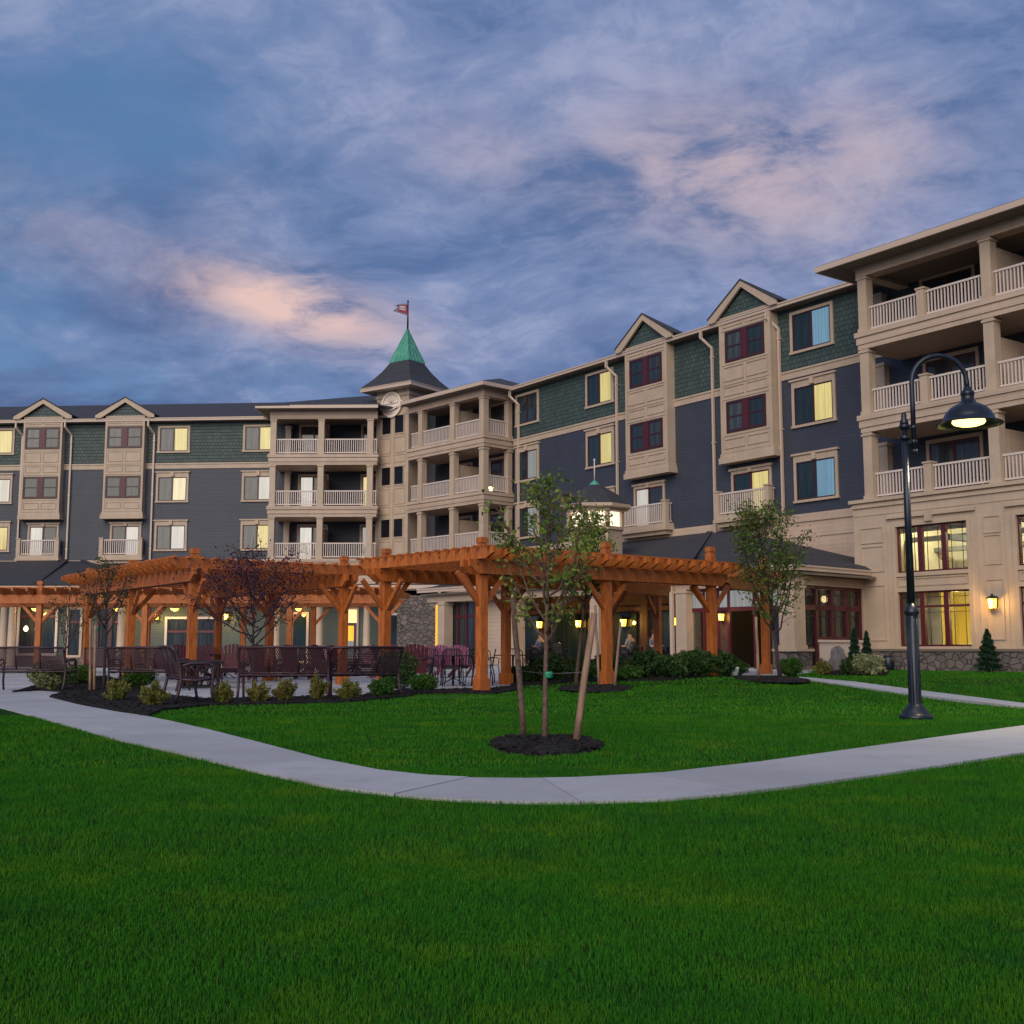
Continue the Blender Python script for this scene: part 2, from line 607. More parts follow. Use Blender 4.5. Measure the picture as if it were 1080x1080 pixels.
material('leaf_pale', attr_green([(.12, .15, .055), (.23, .26, .11), (.36, .36, .19), (.08, .12, .04)]))
material('leaf_conifer', attr_green([(.010, .034, .018), (.018, .055, .026), (.032, .080, .036)]))

# ------------------------------------------------------------------ mesh and object helpers
WORLD = {}


class MB:
    def __init__(self):
        self.v = []
        self.f = []
        self.m = []
        self.s = []

    def face(self, idx, m=0, smooth=False):
        self.f.append(tuple(idx))
        self.m.append(m)
        self.s.append(smooth)

    def box(self, x0, x1, y0, y1, z0, z1, m=0):
        b = len(self.v)
        self.v += [(x0, y0, z0), (x1, y0, z0), (x1, y1, z0), (x0, y1, z0), (x0, y0, z1), (x1, y0, z1), (x1, y1, z1), (x0, y1, z1)]
        for q in ((0, 3, 2, 1), (4, 5, 6, 7), (0, 1, 5, 4), (1, 2, 6, 5), (2, 3, 7, 6), (3, 0, 4, 7)):
            self.face([b + i for i in q], m)
        return self

    def prism(self, poly, lo, hi, axis='y', m=0):
        """extrude a 2-D outline; axis y: outline in x,z  /  axis z: outline in x,y  /  axis x: outline in y,z"""
        b = len(self.v)
        n = len(poly)
        for h in (lo, hi):
            for (a, c) in poly:
                self.v.append({'y': (a, h, c), 'z': (a, c, h), 'x': (h, a, c)}[axis])
        self.face(list(range(b, b + n)), m)
        self.face(list(range(b + 2 * n - 1, b + n - 1, -1)), m)
        for i in range(n):
            j = (i + 1) % n
            self.face((b + i, b + n + i, b + n + j, b + j), m)
        return self

    def poly(self, pts, m=0):
        b = len(self.v)
        self.v += [tuple(p) for p in pts]
        self.face(range(b, b + len(pts)), m)
        return self

    def slab(self, pts, th, m=0):
        """a roof plane: polygon with a thickness downwards"""
        b = len(self.v)
        n = len(pts)
        self.v += [tuple(p) for p in pts] + [(p[0], p[1], p[2] - th) for p in pts]
        self.face(range(b, b + n), m)
        self.face(range(b + 2 * n - 1, b + n - 1, -1), m)
        for i in range(n):
            j = (i + 1) % n
            self.face((b + i, b + n + i, b + n + j, b + j), m)
        return self

    def beam(self, p0, p1, w, h, m=0, up=(0, 0, 1)):
        """a rectangular bar from p0 to p1 (its centre line)"""
        p0 = Vector(p0)
        p1 = Vector(p1)
        d = (p1 - p0).normalized()
        u = Vector(up)
        if abs(d.dot(u)) > .98:
            u = Vector((1, 0, 0))
        s = d.cross(u).normalized()
        t = s.cross(d).normalized()
        b = len(self.v)
        for p in (p0, p1):
            for (i, j) in ((-1, -1), (1, -1), (1, 1), (-1, 1)):
                self.v.append(tuple(p + s * (w / 2 * i) + t * (h / 2 * j)))
        for q in ((0, 3, 2, 1), (4, 5, 6, 7), (0, 1, 5, 4), (1, 2, 6, 5), (2, 3, 7, 6), (3, 0, 4, 7)):
            self.face([b + i for i in q], m)
        return self

    def tube(self, pts, r, n=8, m=0, cap=True):
        pts = [Vector(p) for p in pts]
        rs = r if isinstance(r, (list, tuple)) else [r] * len(pts)
        b = len(self.v)
        prev = None
        for i, p in enumerate(pts):
            d = (pts[min(i + 1, len(pts) - 1)] - pts[max(i - 1, 0)]).normalized()
            if prev is None:
                a = Vector((0, 0, 1)) if abs(d.z) < .9 else Vector((1, 0, 0))
                s = d.cross(a).normalized()
            else:
                s = (prev - d * prev.dot(d)).normalized()
            prev = s
            t = d.cross(s)
            for k in range(n):
                a = 2 * math.pi * k / n
                self.v.append(tuple(p + (s * math.cos(a) + t * math.sin(a)) * rs[i]))
        for i in range(len(pts) - 1):
            for k in range(n):
                k2 = (k + 1) % n
                self.face((b + i * n + k, b + i * n + k2, b + (i + 1) * n + k2, b + (i + 1) * n + k), m, n > 4)
        if cap:
            self.face(range(b + n - 1, b - 1, -1), m)
            e = b + (len(pts) - 1) * n
            self.face(range(e, e + n), m)
        return self

    def lathe(self, prof, c=(0, 0), n=20, m=0, smooth=True, phase=0.0):
        b = len(self.v)
        for (r, z) in prof:
            for k in range(n):
                a = 2 * math.pi * k / n + phase
                self.v.append((c[0] + r * math.cos(a), c[1] + r * math.sin(a), z))
        for i in range(len(prof) - 1):
            for k in range(n):
                k2 = (k + 1) % n
                self.face((b + i * n + k, b + i * n + k2, b + (i + 1) * n + k2, b + (i + 1) * n + k), m, smooth)
        self.face(range(b + n - 1, b - 1, -1), m)
        e = b + (len(prof) - 1) * n
        self.face(range(e, e + n), m)
        return self

    def build(self, name, mats, parent=None, M=None):
        me = bpy.data.meshes.new(name)
        me.from_pydata(self.v, [], self.f)
        for mn in ([mats] if isinstance(mats, str) else mats):
            me.materials.append(MATS[mn])
        me.polygons.foreach_set('material_index', self.m)
        me.polygons.foreach_set('use_smooth', self.s)
        me.update()
        return link(name, me, parent, M)


def link(name, data, parent=None, M=None):
    o = bpy.data.objects.new(name, data)
    COL.objects.link(o)
    M = Matrix.Identity(4) if M is None else M
    if parent is not None:
        o.parent = parent
        o.matrix_local = WORLD[parent.name].inverted() @ M
    else:
        o.matrix_world = M
    WORLD[o.name] = M.copy()
    return o


def tag(o, label=None, cat=None, group=None, kind=None):
    for k, v in (('label', label), ('category', cat), ('group', group), ('kind', kind)):
        if v:
            o[k] = v
    return o


def place(x, y, z=0.0, rz=0.0):
    return Matrix.Translation((x, y, z)) @ Matrix.Rotation(rz, 4, 'Z')


def thing(name, label, cat, M=None, group=None):
    o = link(name, None, None, M)
    return tag(o, label, cat, group)


def copy_thing(src, M, label, group=None):
    """a copy of a thing with copies of its parts and sub-parts"""
    r = src.copy()
    COL.objects.link(r)
    r.matrix_world = M
    WORLD[r.name] = M.copy()
    r['label'] = label
    if group:
        r['group'] = group
    for ch in list(src.children):
        c = ch.copy()
        COL.objects.link(c)
        c.parent = r
        for g in list(ch.children):
            d = g.copy()
            COL.objects.link(d)
            d.parent = c
    return r


def frame(P, u):
    """facade frame: x along the wall to the right, y into the building, z up"""
    u = Vector((u[0], u[1], 0)).normalized()
    m = Vector((-u.y, u.x, 0))
    return Matrix(((u.x, m.x, 0, P[0]), (u.y, m.y, 0, P[1]), (0, 0, 1, 0), (0, 0, 0, 1)))


def shift(F, x=0.0, y=0.0, z=0.0):
    return F @ Matrix.Translation((x, y, z))


def inside(px, py, poly):
    """vectorised point in polygon"""
    c = np.zeros(px.shape, bool)
    n = len(poly)
    for i in range(n):
        x0, y0 = poly[i]
        x1, y1 = poly[i - 1]
        if y0 == y1:
            continue
        c ^= ((y0 > py) != (y1 > py)) & (px < (x1 - x0) * (py - y0) / (y1 - y0) + x0)
    return c


def quads_mesh(name, V, mat, rnd=None, parent=None, M=None, nper=4, smooth=False):
    """V: (N*nper,3) vertices, one polygon of nper corners each"""
    nv = len(V)
    npoly = nv // nper
    me = bpy.data.meshes.new(name)
    me.vertices.add(nv)
    me.vertices.foreach_set('co', np.asarray(V, np.float32).ravel())
    me.loops.add(nv)
    me.loops.foreach_set('vertex_index', np.arange(nv, dtype=np.int32))
    me.polygons.add(npoly)
    me.polygons.foreach_set('loop_start', np.arange(0, nv, nper, dtype=np.int32))
    me.polygons.foreach_set('loop_total', np.full(npoly, nper, dtype=np.int32))
    me.materials.append(MATS[mat])
    if rnd is not None:
        a = me.attributes.new('rnd', 'FLOAT', 'POINT')
        a.data.foreach_set('value', np.repeat(np.asarray(rnd, np.float32), nper))
    me.update(calc_edges=True)
    return link(name, me, parent, M)


def leaf_quads(C, size, rng, droop=.2, width=.5):
    """small pointed leaves at the points C"""
    n = len(C)
    a = rng.normal(size=(n, 3))
    a[:, 2] -= droop
    a /= np.linalg.norm(a, axis=1)[:, None]
    b = rng.normal(size=(n, 3))
    b -= a * (a * b).sum(1)[:, None]
    b /= np.linalg.norm(b, axis=1)[:, None]
    L = size * rng.uniform(.6, 1.25, n)[:, None]
    nrm = np.cross(a, b)
    V = np.empty((n, 4, 3))
    V[:, 0] = C - a * L * .5
    V[:, 1] = C + b * L * width * .5 - a * L * .05 + nrm * L * .06
    V[:, 2] = C + a * L * .5
    V[:, 3] = C - b * L * width * .5 - a * L * .05 + nrm * L * .06
    return V.reshape(-1, 3)


# ------------------------------------------------------------------ ground, lawn, path, patio, beds
def G(pts):
    return [ground(*p) for p in pts]


TOP_EDGE = [(-60, 709), (0, 723), (49, 736), (81, 744), (122, 752), (157, 757), (220, 771), (280, 787), (340, 803), (400, 815), (450, 820.5), (500, 823), (555, 823.5), (610, 822.5), (700, 817.5), (800, 806), (900, 792), (1000, 778), (1080, 767), (1250, 747)]
LOW_EDGE = [(-60, 729), (0, 747), (41, 758), (122, 781), (200, 799), (280, 818), (350, 833), (430, 842.5), (480, 846), (540, 848.5), (600, 849), (700, 846), (780, 839), (860, 829), (940, 817.5), (1000, 808.5), (1080, 796), (1250, 770)]
PATH = G(TOP_EDGE) + G(LOW_EDGE[::-1])
PATIO_EDGE = [(-60, 727), (0, 742), (49, 738), (140, 751), (200, 742), (300, 738.5), (400, 735), (440, 730), (520, 728), (552, 722)]
PATIO = G(PATIO_EDGE) + [(.5, 29), (.5, 60), (-6, 64), (-40, 66), (-40, 30)]
TERRACE = [(1.5, 38), (4.0, 34.0), (6.3, 30.6), (7.4, 31.0), (9.2, 36), (9, 46), (1.5, 52)]


def resample(poly, step):
    out = []
    n = len(poly)
    for i in range(n):
        a = np.array(poly[i])
        b = np.array(poly[(i + 1) % n])
        k = max(1, int(np.linalg.norm(b - a) / step))
        for j in range(k):
            out.append(tuple(a + (b - a) * j / k))
    return out


def disc(px, py, w, hpx, seed, n=30):
    c = ground(px, py)
    r = w / 2 / FPX * c[1]
    ry = max(r * .8, abs(ground(px, py - hpx / 2)[1] - ground(px, py + hpx / 2)[1]) / 2)
    rng = random.Random(seed)
    ph = rng.random() * 6
    return [(c[0] + r * (1 + .05 * math.sin(3 * a + ph) + rng.uniform(-.03, .03)) * math.cos(a), c[1] + ry * (1 + rng.uniform(-.04, .04)) * math.sin(a)) for a in [2 * math.pi * i / n for i in range(n)]]


BED_LEFT = G([(13, 731.5), (40, 729), (67, 731), (52, 736.2), (81.5, 743.4), (122, 751.5), (157, 756.5), (172, 750), (220, 745.5), (300, 743.5), (370, 741.5), (430, 736), (447, 731), (430, 728), (380, 735), (300, 737), (220, 739), (196, 737), (170, 733), (140, 722), (112, 714), (70, 715), (44, 722)])
BED_MID = G([(432, 733.5), (470, 732.5), (520, 733), (546, 729), (552, 724), (520, 727), (470, 728.5), (440, 729)])
BED_RIGHT = G([(538, 724), (600, 720.5), (700, 719), (770, 714), (782, 710.5), (770, 708), (690, 709), (600, 711), (545, 714)])
BED_WALL = G([(868, 712.5), (900, 713), (935, 712.5), (938, 709.5), (900, 707.5), (868, 708)])
DISC_NEAR = disc(574.5, 787.5, 119, 19, 1)
DISC_BACK = disc(629, 726.5, 78, 9, 2)
DISC_RIGHT = disc(812, 717, 66, 7, 3)
BEDS = [BED_LEFT, BED_MID, BED_RIGHT, BED_WALL, DISC_NEAR, DISC_BACK, DISC_RIGHT]


def build_ground():
    # the lawn: a near grid that carries the gentle rise, and a far skirt out to the horizon
    xs = np.concatenate([[-900, -300, -120, -60, -35], np.arange(-24, 40, 1.0), [50, 80, 150, 400, 900]])
    ys = np.concatenate([[-60, -20, -8], np.arange(-2, 48, 1.0), [60, 80, 120, 250, 600, 1500]])
    mb = MB()
    for y in ys:
        for x in xs:
            mb.v.append((float(x), float(y), float(rise(x, y))))
    nx = len(xs)
    for j in range(len(ys) - 1):
        for i in range(nx - 1):
            mb.face((j * nx + i, j * nx + i + 1, (j + 1) * nx + i + 1, (j + 1) * nx + i), 0, True)
    tag(mb.build('lawn', 'lawn'), 'mown green lawn around the hotel', kind='structure')
    # concrete path, slab by slab
    def along(P, n):
        P = np.array(P)
        d = np.concatenate([[0], np.cumsum(np.linalg.norm(np.diff(P, axis=0), axis=1))])
        s = np.linspace(0, d[-1], n)
        return np.stack([np.interp(s, d, P[:, 0]), np.interp(s, d, P[:, 1])], 1)
    NS, K = 27, 5
    la = along(G(LOW_EDGE), NS * K + 1)
    top = along(G(TOP_EDGE), 4000)
    ta, last = [], 0
    for p in la:                      # each cut runs square across the path
        dd = np.linalg.norm(top[last:last + 700] - p, axis=1)
        last = last + int(dd.argmin())
        ta.append(top[last])
    ta = np.array(ta)
    mb = MB()
    tones = []
    rr = random.Random(3)
    for i in range(NS):
        tone = rr.random()
        z = .022 + rr.uniform(-.002, .002)
        for k in range(K):
            q0, q1 = i * K + k, i * K + k + 1
            f0, f1 = (.022 if k == 0 else 0), (.022 if k == K - 1 else 0)
            A, B = ta[q0] * (1 - f0) + ta[q1] * f0, ta[q1] * (1 - f1) + ta[q0] * f1
            C_, D_ = la[q1] * (1 - f1) + la[q0] * f1, la[q0] * (1 - f0) + la[q1] * f0
            b0 = len(mb.v)
            mb.v += [(A[0], A[1], z), (B[0], B[1], z), (C_[0], C_[1], z), (D_[0], D_[1], z), (A[0], A[1], -.03), (B[0], B[1], -.03), (C_[0], C_[1], -.03), (D_[0], D_[1], -.03)]
            for q in ((3, 2, 1, 0), (0, 1, 5, 4), (2, 3, 7, 6)) + (((0, 4, 7, 3),) if k == 0 else ()) + (((1, 2, 6, 5),) if k == K - 1 else ()):
                mb.face([b0 + v for v in q])
            tones += [tone] * 8
    b0 = len(mb.v)
    for P_ in (ta, la):
        mb.v += [(p[0], p[1], .012) for p in P_]
    n_ = NS * K + 1
    for q in range(n_ - 1):
        mb.face((b0 + n_ + q, b0 + n_ + q + 1, b0 + q + 1, b0 + q), 1)
    tones += [.5] * (2 * n_)
    o = mb.build('path', ['concrete', 'joint'])
    at_ = o.data.attributes.new('rnd', 'FLOAT', 'POINT')
    at_.data.foreach_set('value', tones)
    tag(o, 'pale concrete path sweeping round the lawn', kind='structure')
    # narrow walk in front of the right block
    mb = MB()
    far = [(843, 715.2), (900, 718.6), (960, 722.2), (1080, 730), (1300, 744)]
    near = [(843, 716.8), (900, 720.8), (960, 724.6), (1080, 733.0), (1300, 748)]
    fa, ne = [ground(*p, .21) for p in far], [ground(*p, .21) for p in near]
    for i in range(len(fa) - 1):
        q = [fa[i], fa[i + 1], ne[i + 1], ne[i]]
        mb.slab([(p[0], p[1], float(rise(*p)) + .035) for p in q], .1)
    tag(mb.build('walkway', 'concrete'), 'thin concrete walk crossing the lawn', kind='structure')
    # patio
    mb = MB()
    mb.prism(PATIO, -.06, .014, 'z')
    for k in range(14):
        y = 22 + k * 2.6
        mb.box(-22, 0, y, y + .012, .01, .0165, 1)
    for k in range(10):
        x = -21 + k * 2.4
        mb.box(x, x + .012, 24, 50, .01, .0165, 1)
    mb.prism(TERRACE, -.06, .222, 'z')
    tag(mb.build('patio', ['concrete', 'joint']), 'concrete patio under the pergolas', kind='structure')
    # mulch, gently mounded
    for i, poly in enumerate(BEDS):
        P = resample(poly, .22)
        cx = sum(p[0] for p in P) / len(P)
        cy = sum(p[1] for p in P) / len(P)
        mb = MB()
        n = len(P)
        rr = random.Random(i)
        compact = poly in (DISC_NEAR, DISC_BACK, DISC_RIGHT)
        base = float(rise(cx, cy))
        if compact:
            for s, h in ((1.0, .0), (.93, .04), (.7, .06), (.35, .075)):
                for p in P:
                    mb.v.append((cx + (p[0] - cx) * s, cy + (p[1] - cy) * s, base + h + rr.uniform(-.012, .012) * (s < 1)))
            for k in range(3):
                for j in range(n):
                    mb.face((k * n + j, k * n + (j + 1) % n, (k + 1) * n + (j + 1) % n, (k + 1) * n + j), 0, False)
            mb.face(range(3 * n, 4 * n))
        else:
            from mathutils.geometry import tessellate_polygon
            for p in P:
                mb.v.append((p[0], p[1], float(rise(*p)) + .045))
            for p in P:
                mb.v.append((p[0], p[1], float(rise(*p)) - .03))
            for tri in tessellate_polygon([[Vector((p[0], p[1], 0)) for p in P]]):
                mb.face(tri)
            for j in range(n):
                mb.face((j, (j + 1) % n, n + (j + 1) % n, n + j))
        # loose chips
        rng = np.random.default_rng(100 + i)
        x0, x1 = min(p[0] for p in poly), max(p[0] for p in poly)
        y0, y1 = min(p[1] for p in poly), max(p[1] for p in poly)
        N = int((x1 - x0) * (y1 - y0) * (420 if compact and i == 4 else 70))
        X = rng.uniform(x0, x1, N)
        Y = rng.uniform(y0, y1, N)
        ok = inside(X, Y, poly)
        for x, y in zip(X[ok][:2500], Y[ok][:2500]):
            if compact:
                e = max(abs(x - cx) / (x1 - x0), abs(y - cy) / (y1 - y0)) * 2
                z = base + .075 - .06 * min(1, e) ** 2
            else:
                z = float(rise(x, y)) + .05
            a = rr.uniform(0, 3.14)
            L = rr.uniform(.02, .05)
            mb.beam((x - L * math.cos(a), y - L * math.sin(a), z + rr.uniform(-.01, .015)), (x + L * math.cos(a), y + L * math.sin(a), z + rr.uniform(-.01, .015)), .02, .01)
        tag(mb.build('mulch', 'mulch'), kind='stuff')


build_ground()


def build_grass():
    rng = np.random.default_rng(7)
    zones = [(1.7, 3.2, 30000, .0014, .018), (3.2, 5.2, 20000, .0018, .020), (5.2, 9.0, 9500, .0028, .023), (9.0, 16.0, 2700, .0056, .026), (16.0, 25.0, 600, .012, .030), (25.0, 40.0, 160, .02, .034)]
    allV, allR = [], []
    for (y0, y1, dens, w, h) in zones:
        hw = .47 * y1 + 1.1
        N = int((y1 - y0) * 2 * hw * dens)
        Y = rng.uniform(y0, y1, N)
        X = rng.uniform(-hw, hw, N)
        ok = np.abs(X) < .47 * Y + 1.0
        if y0 >= 16:
            ok &= X > -6
        X, Y = X[ok], Y[ok]
        jx, jy = rng.normal(0, .022, len(X)), rng.normal(0, .022, len(X))
        bad = inside(X + jx, Y + jy, PATH) | inside(X, Y, PATIO) | inside(X, Y, TERRACE)
        for poly in BEDS:
            bad |= inside(X, Y, poly)
        if y0 >= 25:
            # keep the narrow walk and the building clear
            fa = [ground(843, 715.0, .21), ground(1300, 743.6, .21), ground(1300, 748.4, .21), ground(843, 717, .21)]
            bad |= inside(X, Y, fa)
            ins = ((X - .45) * -.814 + (Y - 61.6) * -.581) < 2.75
            bad |= ins
        X, Y = X[~bad], Y[~bad]
        n = len(X)
        # tufting: height follows a patchy field
        cell = np.sin(X * 7.1 + 3 * np.sin(Y * 2.3)) * np.sin(Y * 6.3 + 2 * np.sin(X * 3.1))
        clump = rng.uniform(.65, 1.25, n) * (1 + .16 * cell)
        H = h * clump
        a = rng.uniform(0, 2 * np.pi, n)
        lean = rng.uniform(.1, .85, n) * H
        la = a + rng.normal(0, .6, n) + np.pi / 2
        dx, dy = np.cos(a) * w * .5 * rng.uniform(.7, 1.3, n), np.sin(a) * w * .5
        Z = rise(X, Y)
        mx, my, mz = X + np.cos(la) * lean * .32, Y + np.sin(la) * lean * .32, Z + H * .6
        tx, ty, tz = X + np.cos(la) * lean, Y + np.sin(la) * lean, Z + H
        rv = np.clip(rng.normal(.45, .22, n), 0, 1)
        if y0 < 5:
            V = np.empty((n, 2, 4, 3))
            V[:, 0, 0] = np.stack([X - dx, Y - dy, Z - .004], 1)
            V[:, 0, 1] = np.stack([X + dx, Y + dy, Z - .004], 1)
            V[:, 0, 2] = np.stack([mx + dx * .85, my + dy * .85, mz], 1)
            V[:, 0, 3] = np.stack([mx - dx * .85, my - dy * .85, mz], 1)
            V[:, 1, 0] = V[:, 0, 3]
            V[:, 1, 1] = V[:, 0, 2]
            V[:, 1, 2] = np.stack([tx + dx * .12, ty + dy * .12, tz], 1)
            V[:, 1, 3] = np.stack([tx - dx * .12, ty - dy * .12, tz], 1)
            rv = np.repeat(rv, 2)
        else:
            V = np.empty((n, 1, 4, 3))
            V[:, 0, 0] = np.stack([X - dx, Y - dy, Z - .004], 1)
            V[:, 0, 1] = np.stack([X + dx, Y + dy, Z - .004], 1)
            V[:, 0, 2] = np.stack([tx + dx * .2, ty + dy * .2, tz], 1)
            V[:, 0, 3] = np.stack([tx - dx * .2, ty - dy * .2, tz], 1)
        allV.append(V.reshape(-1, 3))
        allR.append(rv)
    o = quads_mesh('grass', np.concatenate(allV), 'grass_blade', np.concatenate(allR))
    tag(o, 'short green blades of the mown lawn', 'grass', kind='stuff')


build_grass()
# ------------------------------------------------------------------ the hotel
HOTEL = thing('hotel_building', 'four storey blue, green and tan hotel with balconies, gabled bays and a spired tower', 'hotel', place(2, 55))
FLOORS = (6.10, 9.13, 12.16)          # second, third and fourth floor levels
RW = frame((.45, 61.6), (.581, -.814))      # right wing, runs towards the camera
LW = frame((-31.1, 70.8), (16.3, -1.2))     # left wing, nearly square on
LB = frame((-13.5, 66.65), (1, -.02))       # balcony stack left of the tower
CB = frame((-5.4, 65.2), (3.91, -4.3))      # balcony stack right of the tower
TW = frame((-7.95, 67.6), (.816, -.577))    # left face of the tower
CBL = 5.81


def part(name, mb, mats, F, parent=None):
    return mb.build(name, mats, parent or HOTEL, F)


def hit(F, px, y=0.0):
    """distance along a facade seen in column px"""
    L = shift(F, 0, y)
    P = L.translation
    u = L.col[0]
    r = px_dir(px, 600)
    r = (r.x / r.y, 1.0)
    # P + u*a = r*k
    det = u.x * -r[1] + r[0] * u.y
    return (P.x * r[1] - r[0] * P.y) / det


WCACHE = {}


def cached(key, fn):
    if key not in WCACHE:
        WCACHE[key] = fn()
    return WCACHE[key]


def pane(F, w, h, mat, parent, y=-.012, name='pane'):
    def mk():
        me = bpy.data.meshes.new('pane')
        me.from_pydata([(-w / 2, 0, 0), (w / 2, 0, 0), (w / 2, 0, h), (-w / 2, 0, h), (-w / 2, .01, 0), (w / 2, .01, 0), (w / 2, .01, h), (-w / 2, .01, h)], [],
                       [(0, 1, 2, 3), (7, 6, 5, 4), (0, 4, 5, 1), (3, 2, 6, 7), (0, 3, 7, 4), (1, 5, 6, 2)])
        me.materials.append(MATS[mat])
        return me
    return link(name, cached(('pane', w, h, mat), mk), parent, shift(F, 0, y, 0))


def window(F, s, z0, w, h, panes, crown=True, y=0.0, parent=None):
    """two-sash bedroom window in a tan casing; panes left and right"""
    def mk():
        mb = MB()
        c = .13
        mb.box(-w / 2 - c, -w / 2, -.06, 0, 0, h)
        mb.box(w / 2, w / 2 + c, -.06, 0, 0, h)
        mb.box(-w / 2 - c, w / 2 + c, -.06, 0, h, h + .12)
        mb.box(-w / 2 - c - .04, w / 2 + c + .04, -.09, 0, -.10, 0)
        if crown:
            mb.box(-w / 2 - c, w / 2 + c, -.065, 0, h + .12, h + .27)
            mb.box(-w / 2 - c - .07, w / 2 + c + .07, -.13, 0, h + .27, h + .35)
            mb.box(-.1, .1, -.16, -.065, h + .03, h + .345)
        fw = .055
        mb.box(-w / 2, -w / 2 + fw, -.04, -.002, 0, h, 1)
        mb.box(w / 2 - fw, w / 2, -.04, -.002, 0, h, 1)
        mb.box(-.045, .045, -.05, -.002, fw, h - fw, 1)
        mb.box(-w / 2 + fw, w / 2 - fw, -.04, -.002, 0, fw, 1)
        mb.box(-w / 2 + fw, w / 2 - fw, -.04, -.002, h - fw, h, 1)
        me_o = mb.build('window', ['tan_trim', 'dark_wine'])
        me = me_o.data
        bpy.data.objects.remove(me_o)
        return me
    M = shift(F, s, y, z0)
    o = link('window', cached(('win', w, h, crown), mk), parent or HOTEL, M)
    pw = w / 2 - .1
    for sg, mt in ((-1, panes[0]), (1, panes[1])):
        pane(shift(M, sg * (pw / 2 + .045), 0, .055), pw, h - .11, mt, o)
    return o


def slider(F, s, z0, w, h, panes, y=0.0, crown=True):
    """balcony sliding door"""
    def mk():
        mb = MB()
        c = .12
        mb.box(-w / 2 - c, -w / 2, -.05, 0, 0, h)
        mb.box(w / 2, w / 2 + c, -.05, 0, 0, h)
        mb.box(-w / 2 - c, w / 2 + c, -.05, 0, h, h + .14)
        if crown:
            mb.box(-w / 2 - c - .07, w / 2 + c + .07, -.12, 0, h + .14, h + .24)
            mb.box(-.1, .1, -.15, -.055, h + .0, h + .235)
        fw = .06
        mb.box(-w / 2, -w / 2 + fw, -.035, -.002, 0, h, 1)
        mb.box(w / 2 - fw, w / 2, -.035, -.002, 0, h, 1)
        mb.box(-.05, .05, -.045, -.002, fw, h - fw, 1)
        mb.box(-w / 2 + fw, w / 2 - fw, -.035, -.002, 0, fw, 1)
        mb.box(-w / 2 + fw, w / 2 - fw, -.035, -.002, h - fw, h, 1)
        o = mb.build('sliding_door', ['tan_trim', 'wine'])
        me = o.data
        bpy.data.objects.remove(o)
        return me
    M = shift(F, s, y, z0)
    o = link('sliding_door', cached(('door', w, h, crown), mk), HOTEL, M)
    pw = w / 2 - .11
    for sg, mt in ((-1, panes[0]), (1, panes[1])):
        pane(shift(M, sg * (pw / 2 + .05), 0, .06), pw, h - .12, mt, o)
    return o


def bay_window(F, s, z0, w, h, panes, parent):
    def mk():
        mb = MB()
        t = .07
        mb.box(-w / 2 - t, w / 2 + t, -.05, 0, -t, 0, 0)
        mb.box(-w / 2 - t, w / 2 + t, -.05, 0, h, h + t, 0)
        mb.box(-w / 2 - t, -w / 2, -.05, 0, 0, h, 0)
        mb.box(w / 2, w / 2 + t, -.05, 0, 0, h, 0)
        mb.box(-.16, .16, -.055, 0, 0, h, 1)
        f = .05
        for a, b in ((-w / 2, -.16), (.16, w / 2)):
            mb.box(a, a + f, -.04, -.002, 0, h, 2)
            mb.box(b - f, b, -.04, -.002, 0, h, 2)
            mb.box(a + f, b - f, -.04, -.002, 0, f, 2)
            mb.box(a + f, b - f, -.04, -.002, h - f, h, 2)
            mb.box(a + f, b - f, -.035, -.002, h * .5 - .03, h * .5 + .03, 2)
        o = mb.build('window', ['dark_wine', 'wine', 'dark_wine'])
        me = o.data
        bpy.data.objects.remove(o)
        return me
    M = shift(F, s, 0, z0)
    o = link('window', cached(('bay', w, h), mk), parent, M)
    pw = w / 2 - .26
    for sg, mt in ((-1, panes[0]), (1, panes[1])):
        pane(shift(M, sg * (.16 + .05 + pw / 2), 0, .05), pw, h - .1, mt, o)
    return o


def panel(mb, x0, x1, z0, z1, y, t=.035, m=0):
    """raised picture-frame moulding on a tan face"""
    d = .033
    mb.box(x0, x1, y - d, y, z0, z0 + t, m)
    mb.box(x0, x1, y - d, y, z1 - t, z1, m)
    mb.box(x0, x0 + t, y - d, y, z0 + t, z1 - t, m)
    mb.box(x1 - t, x1, y - d, y, z0 + t, z1 - t, m)


def rail(mb, a, b, y, z, h=.93, m=0, gap=.125):
    mb.box(a, b, y - .045, y + .045, z + h - .07, z + h, m)
    mb.box(a, b, y - .03, y + .03, z + .09, z + .15, m)
    n = max(2, int(round((b - a) / gap)))
    for i in range(n):
        x = a + (i + .5) * (b - a) / n
        mb.box(x - .021, x + .021, y - .021, y + .021, z + .15, z + h - .07, m)


def column(mb, x0, x1, y0, y1, z0, z1, m=0):
    mb.box(x0, x1, y0, y1, z0, z1, m)
    mb.box(x0 - .04, x1 + .04, y0 - .04, y1 + .04, z1 - .13, z1 - .05, m)
    mb.box(x0 - .03, x1 + .03, y0 - .03, y1 + .03, z0 + .002, z0 + .14, m)


def fascia(mb, x0, x1, y0, y1, z, m=0):
    """moulded balcony edge under floor level z (a box with two steps)"""
    mb.box(x0, x1, y0, y1, z - .62, z - .44, m)
    mb.box(x0 - .04, x1 + .04, y0 - .04, y1, z - .44, z - .18, m)
    mb.box(x0 - .09, x1 + .09, y0 - .09, y1, z - .18, z, m)


